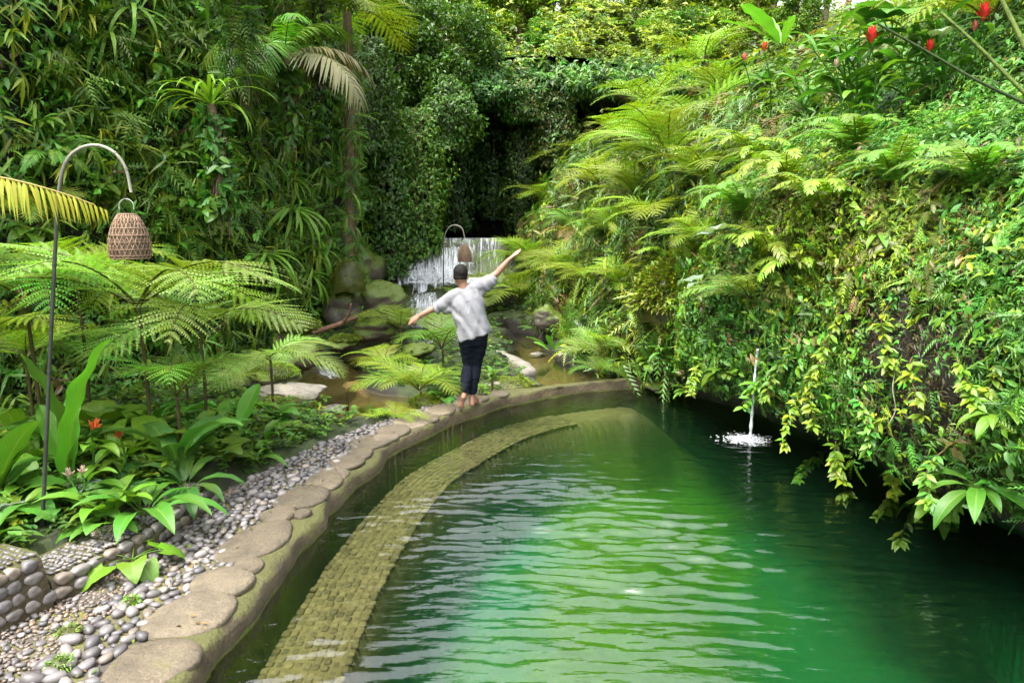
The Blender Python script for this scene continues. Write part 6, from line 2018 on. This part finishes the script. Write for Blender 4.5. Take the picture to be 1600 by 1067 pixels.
# ------------------------------------------------------------------ the person walking the pool edge
F0 = atY(735, 637, 8.62)
F0[2] = .005
def capsule(mb, p0, r0, p1, r1, n=18, sq=(1, 1)):
    p0, p1 = np.asarray(p0, float), np.asarray(p1, float)
    d = p1 - p0
    L = np.linalg.norm(d); d = d / max(L, 1e-6)
    a = np.linspace(-math.pi / 2, 0, 6)
    ax = np.concatenate([r0 * np.sin(a), L + r1 * np.sin(-a[::-1])])
    rr = np.concatenate([r0 * np.cos(a), r1 * np.cos(a[::-1])])
    rr = np.maximum(rr, 1e-4)
    A = unit(np.cross(d, [0, 1.0, 0.02]) if abs(d[1]) < .9 else np.cross(d, [1.0, 0, 0]))
    B = np.cross(d, A)
    th = np.linspace(0, 2 * np.pi, n, endpoint=False)
    V = p0 + ax[:, None, None] * d + rr[:, None, None] * (np.cos(th)[None, :, None] * A * sq[0] + np.sin(th)[None, :, None] * B * sq[1])
    F = grid_faces(len(ax), n, True)
    mb.add(V.reshape(-1, 3), F)
    top = (len(ax) - 1) * n
    i = np.arange(n)
    return mb

def chain(mb, pts, rad, sq=(1, 1), n=18):
    for k in range(len(pts) - 1):
        capsule(mb, pts[k], rad[k], pts[k + 1], rad[k + 1], n, sq)

def loft(mb, rings, n=28):
    """rings of (centre, rx, ry, roll about y axis in deg): closed body of elliptical sections"""
    th = np.linspace(0, 2 * np.pi, n, endpoint=False)
    V = []
    for c, rx, ry, ro in rings:
        x, y = np.cos(th), np.sin(th)
        x = np.sign(x) * np.abs(x) ** .85 * rx; y = np.sign(y) * np.abs(y) ** .85 * ry
        ca, sa = math.cos(R(ro)), math.sin(R(ro))
        V.append(np.stack([c[0] + x * ca, c[1] + y, c[2] - x * sa], -1))
    V = np.stack(V)
    mb.add(V.reshape(-1, 3), grid_faces(len(rings), n, True))
    for k, e in ((0, 1), (len(rings) - 1, 0)):
        mb.add(np.concatenate([V[k], [V[k].mean(0)]]), np.stack([np.arange(n), (np.arange(n) + 1) % n, np.full(n, n)], -1)[:, ::-1 if e else 1])

def remeshed(mb, name, mat, voxel, smooth, ratio, parent, post=None):
    o = mb.build(name + '_raw')
    for typ, kw in (('REMESH', dict(mode='VOXEL', voxel_size=voxel)), ('SMOOTH', dict(factor=.5, iterations=smooth)), ('DECIMATE', dict(ratio=ratio))):
        md = o.modifiers.new(typ.lower(), typ)
        for k, v in kw.items():
            setattr(md, k, v)
    dg = bpy.context.evaluated_depsgraph_get()
    me = bpy.data.meshes.new_from_object(o.evaluated_get(dg))
    old = o.data
    bpy.data.objects.remove(o); bpy.data.meshes.remove(old)
    me.materials.clear(); me.materials.append(mat)
    me.name = name
    if post:
        n = len(me.vertices)
        co = np.empty(n * 3, np.float32); me.vertices.foreach_get('co', co)
        nr = np.empty(n * 3, np.float32); me.vertices.foreach_get('normal', nr)
        co = co.reshape(-1, 3).astype(float)
        co = post(co, nr.reshape(-1, 3))
        me.vertices.foreach_set('co', co.astype(np.float32).ravel()); me.update()
    me.polygons.foreach_set('use_smooth', np.ones(len(me.polygons), bool))
    return link(name, me, parent)

ms, nt, out = mat_new('skin')
pos = objpos(nt)
nz = noise(nt, 14, 4, .6, pos)
ps = principled(nt, out, mixc(nt, nz, (.20, .10, .062), (.27, .145, .095)), .5, bump(nt, noise(nt, 160, 3, .6, pos), .1, .001), .4)
ps.inputs['Subsurface Weight'].default_value = .08
ps.inputs['Subsurface Radius'].default_value = (.01, .004, .002)
M['skin'] = ms
ms, nt, out = mat_new('hair')
nz = noise(nt, 120, 3, .6, objpos(nt))
principled(nt, out, mixc(nt, nz, (.003, .0025, .002), (.010, .008, .006)), .7, bump(nt, nz, .6, .004), .15)
M['hair'] = ms
ms, nt, out = mat_new('shirt_cotton')
pos = objpos(nt)
nz = noise(nt, 9, 4, .6, pos)
principled(nt, out, mixc(nt, nz, (.165, .165, .176), (.19, .19, .201)), .85, bump(nt, noise(nt, 300, 2, .6, pos), .15, .001), .2)
M['shirt'] = ms
ms, nt, out = mat_new('black_trousers')
pos = objpos(nt)
nz = noise(nt, 12, 4, .6, pos)
principled(nt, out, mixc(nt, nz, (.0035, .0048, .009), (.006, .008, .014)), .85, bump(nt, nz, .3, .01), .1)
M['trousers'] = ms

per = thing('person', 'person in loose pale grey t-shirt and black trousers balancing on the pool edge, arms spread', 'person', F0, 0)
# joints, seen from behind: x to the right of the picture, y away, z up
NECK, HEAD = np.array([-.055, .0, 1.405]), np.array([-.100, .015, 1.560])
SHL, SHR = np.array([-.205, .01, 1.300]), np.array([.130, .01, 1.440])
ELL, ELR = np.array([-.415, .03, 1.175]), np.array([.325, .04, 1.585])
WRL, WRR = np.array([-.585, .01, 1.090]), np.array([.465, .05, 1.745])
PEL = np.array([.045, .0, .86])
HPL, HPR = np.array([-.035, 0, .82]), np.array([.125, 0, .85])
KNL, KNR = np.array([-.020, .05, .500]), np.array([.075, .06, .500])
ANL, ANR = np.array([-.070, -.10, .145]), np.array([.015, .02, .105])
b = MB()
chain(b, [HEAD + [0, .012, .025], HEAD + [.004, .0, -.03]], [.094, .086], (.88, 1.05), 22)
chain(b, [HEAD + [.008, .05, -.06], HEAD + [.01, .075, -.075]], [.05, .032])                      # jaw and chin
chain(b, [HEAD + [0, .105, -.01], HEAD + [.002, .115, -.03]], [.012, .014])                       # nose
for e in (-1, 1):
    capsule(b, HEAD + [e * .082, 0, .012], .012, HEAD + [e * .086, -.006, -.028], .009, 10, (.6, 1.6))  # ears
    capsule(b, HEAD + [e * .033, .078, .012], .017, HEAD + [e * .03, .08, .012], .017, 10)
chain(b, [HEAD + [.012, -.012, -.07], NECK + [-.005, -.005, .0], NECK + [.01, 0, -.06]], [.056, .058, .075])
chain(b, [NECK + [.01, 0, -.05], (SHL + NECK) / 2 + [0, 0, -.015], SHL], [.07, .068, .058])
chain(b, [NECK + [.01, 0, -.05], (SHR + NECK) / 2 + [0, 0, -.015], SHR], [.07, .068, .058])
CH = (SHL + SHR) / 2 + np.array([.0, .0, -.10])
loft(b, [((CH + [-.0, 0, .10]), .15, .075, -22), (CH, .165, .10, -20), (CH * .66 + PEL * .34, .155, .098, -14), (CH * .33 + PEL * .67, .145, .092, -10), (PEL, .155, .10, -10), (PEL + [.005, 0, -.09], .14, .10, -10)])
chain(b, [SHL, SHL * .5 + ELL * .5, ELL, ELL * .6 + WRL * .4, WRL], [.054, .047, .037, .037, .025])
chain(b, [SHR, SHR * .5 + ELR * .5, ELR, ELR * .6 + WRR * .4, WRR], [.054, .047, .037, .037, .025])
chain(b, [HPL, (HPL + KNL) / 2, KNL, KNL * .65 + ANL * .35, ANL], [.088, .074, .052, .053, .031])
chain(b, [HPR, (HPR + KNR) / 2, KNR, KNR * .65 + ANR * .35, ANR], [.088, .074, .052, .053, .031])
# left foot: heel lifted, weight on the toes; right foot flat
BL = np.array([-.105, -.125, .035])
chain(b, [ANL, ANL + [-.004, -.045, -.005]], [.032, .030])
chain(b, [ANL + [-.004, -.045, -.008], (ANL + BL) / 2 + [0, -.015, -.0], BL], [.029, .027, .026], (1.15, .9))
chain(b, [ANL, BL + [0, .02, .012]], [.03, .026], (1.2, .8))
for k, (dx, ln) in enumerate([(-.034, .030), (-.016, .036), (.0, .040), (.016, .042), (.032, .046)]):
    capsule(b, BL + [dx, .0, -.008], .011, BL + [dx - .006, .012 + ln * .5, -.022], .009 + .003 * (k == 4), 10)
HR_, BR = ANR + np.array([.005, -.055, -.072]), np.array([.075, .13, .026])
chain(b, [ANR, HR_], [.033, .031])
chain(b, [HR_, (HR_ + BR) / 2 + [0, 0, .018], BR], [.030, .032, .026], (1.25, .85))
chain(b, [ANR, BR + [0, -.03, .02]], [.034, .026], (1.2, .8))
for k, (dx, ln) in enumerate([(-.032, .048), (-.014, .044), (.002, .040), (.017, .034), (.031, .028)]):
    capsule(b, BR + [dx, -.005, -.006], .012, BR + [dx + .012, ln, -.012], .009 + .003 * (k == 0), 10)

def hand(wr, d, palm_n, side, curl):
    """palm and five fingers; d direction of the hand, palm_n palm normal, side the thumb side"""
    d, side = unit(d), unit(side)
    pn = unit(np.cross(d, side)) * (1 if np.dot(np.cross(d, side), palm_n) > 0 else -1)
    p1 = wr + d * .085
    for q in (-.026, -.009, .009, .026):
        capsule(b, wr + d * .012 + side * q * .6, .016, p1 + side * q, .0125, 10)
    for q, ln in ((.030, .072), (.010, .082), (-.010, .076), (-.029, .058)):
        a0 = p1 + side * q
        sp = d + side * q * 3.2
        a1 = a0 + unit(sp + pn * curl * .5) * ln * .45
        a2 = a1 + unit(sp + pn * curl * 1.1) * ln * .32
        a3 = a2 + unit(sp + pn * curl * 1.8) * ln * .25
        chain(b, [a0, a1, a2, a3], [.0105, .0095, .0085, .007], n=10)
    t0 = wr + d * .03 + side * .022
    t1 = t0 + unit(d * .7 + side * .8 + pn * .25) * .042
    t2 = t1 + unit(d * .9 + side * .5 + pn * .3) * .030
    chain(b, [t0, t1, t2], [.0145, .0115, .009], n=10)
hand(WRL, WRL - ELL + np.array([-.02, .0, -.02]), np.array([0, .3, -1]), np.array([-.1, -.35, -.9]), .45)
hand(WRR, WRR - ELR + np.array([.02, .0, -.02]), np.array([0, .3, -1]), np.array([.3, .5, .6]), .25)
remeshed(b, 'body', M['skin'], .0052, 3, .30, per)

# hair: close-cropped cap, hairline above the neck
hb = MB()
chain(hb, [HEAD + [0, .004, .036], HEAD + [-.002, -.012, -.022]], [.097, .090], (.90, 1.06), 22)
capsule(hb, HEAD + [0, .03, .055], .082, HEAD + [0, -.02, .04], .086, 18, (.92, 1.0))
def hair_post(co, nr):
    n_ = fbm(co[:, 0] * 60, co[:, 1] * 60, co[:, 2] * 60, 7, 2)
    co = co + nr * (n_ * .004)[:, None]
    # hold the forehead and ears free: pull the low front inside the head
    c = HEAD + np.array([0, .0, .0])
    low = (co[:, 2] < HEAD[2] - .045) | ((co[:, 1] > HEAD[1] + .055) & (co[:, 2] < HEAD[2] + .06))
    co[low] = c + (co[low] - c) * .80
    return co
remeshed(hb, 'hair', M['hair'], .006, 2, .4, per, hair_post)

# shirt: boxy, its hem tilted, sleeves to the elbow
s = MB()
HEM = np.array([.060, -.01, .845])
loft(s, [(HEM, .200, .150, -17), (HEM + [-.01, 0, .06], .197, .150, -17), (HEM * .66 + CH * .34, .195, .150, -18), (HEM * .33 + CH * .67, .200, .145, -20), (CH, .205, .130, -22), (CH + [-.003, 0, .075], .195, .105, -23),
         ((SHL + SHR) / 2 + [-.005, 0, .035], .150, .080, -24), (NECK + [.010, .0, -.030], .085, .075, -20)])
SLL, SLR = ELL + (ELL - SHL) * -.14, ELR + (ELR - SHR) * -.34
chain(s, [SHL + [.03, 0, -.005], SHL * .5 + SLL * .5 + [0, 0, -.012], SLL + [0, 0, -.02]], [.080, .072, .060], (1.12, .95))
chain(s, [NECK + [.012, -.004, -.035], (NECK + SHL) / 2 + [0, 0, -.01], SHL], [.072, .078, .075])
chain(s, [NECK + [.012, -.004, -.035], (NECK + SHR) / 2 + [0, 0, -.01], SHR], [.072, .078, .075])
chain(s, [SHR + [-.03, 0, -.005], SHR * .5 + SLR * .5 + [0, 0, -.022], SLR + [0, 0, -.03]], [.080, .078, .066], (1.15, .95))
capsule(s, SHL + [.05, 0, -.075], .07, SLL + [.10, 0, -.06], .045)
capsule(s, SHR + [-.02, 0, -.09], .07, SLR + [-.05, 0, -.07], .05)
def shirt_post(co, nr):
    x, z = co[:, 0], co[:, 2]
    # folds run from the raised right shoulder down to the left hem
    a = x * .80 + z * .60
    w = fbm(x * 3, z * 3, co[:, 1] * 3, 15, 3)
    tors = sstep(.83, 1.0, z) * (1 - sstep(1.28, 1.42, z - x * .4))
    f = np.sin(a * 52 + 3.2 * w) * .0085 + np.sin(a * 95 + 5 * w + 1) * .003
    g = .006 * fbm(x * 4, z * 5, co[:, 1] * 5, 25, 3)
    hem = .012 * np.sin(np.arctan2(co[:, 1], x - .06) * 7 + 1) * sstep(1.0, .84, z)
    return co + nr * (f * (.35 + .65 * tors) + g + hem)[:, None]
remeshed(s, 't_shirt', M['shirt'], .007, 5, .5, per, shirt_post)

# slim trousers to the ankle
t_ = MB()
loft(t_, [(PEL + [0, 0, .05], .163, .115, -12), (PEL, .170, .125, -10), (PEL + [.004, -.008, -.06], .168, .125, -8), (PEL + [.004, 0, -.12], .155, .112, -8)])
chain(t_, [HPL + [-.008, -.01, -.02], (HPL + KNL) / 2, KNL, KNL * .6 + ANL * .4, KNL * .2 + ANL * .8], [.100, .088, .067, .064, .052])
chain(t_, [HPR + [-.005, -.01, -.02], (HPR + KNR) / 2, KNR, KNR * .6 + ANR * .4, KNR * .2 + ANR * .8], [.100, .088, .067, .064, .052])
def tr_post(co, nr):
    w = fbm(co[:, 0] * 6, co[:, 1] * 6, co[:, 2] * 9, 35, 3)
    return co + nr * (w * .008 + .003 * np.sin(co[:, 2] * 70 + 6 * w))[:, None]
remeshed(t_, 'trousers', M['trousers'], .008, 4, .5, per, tr_post)
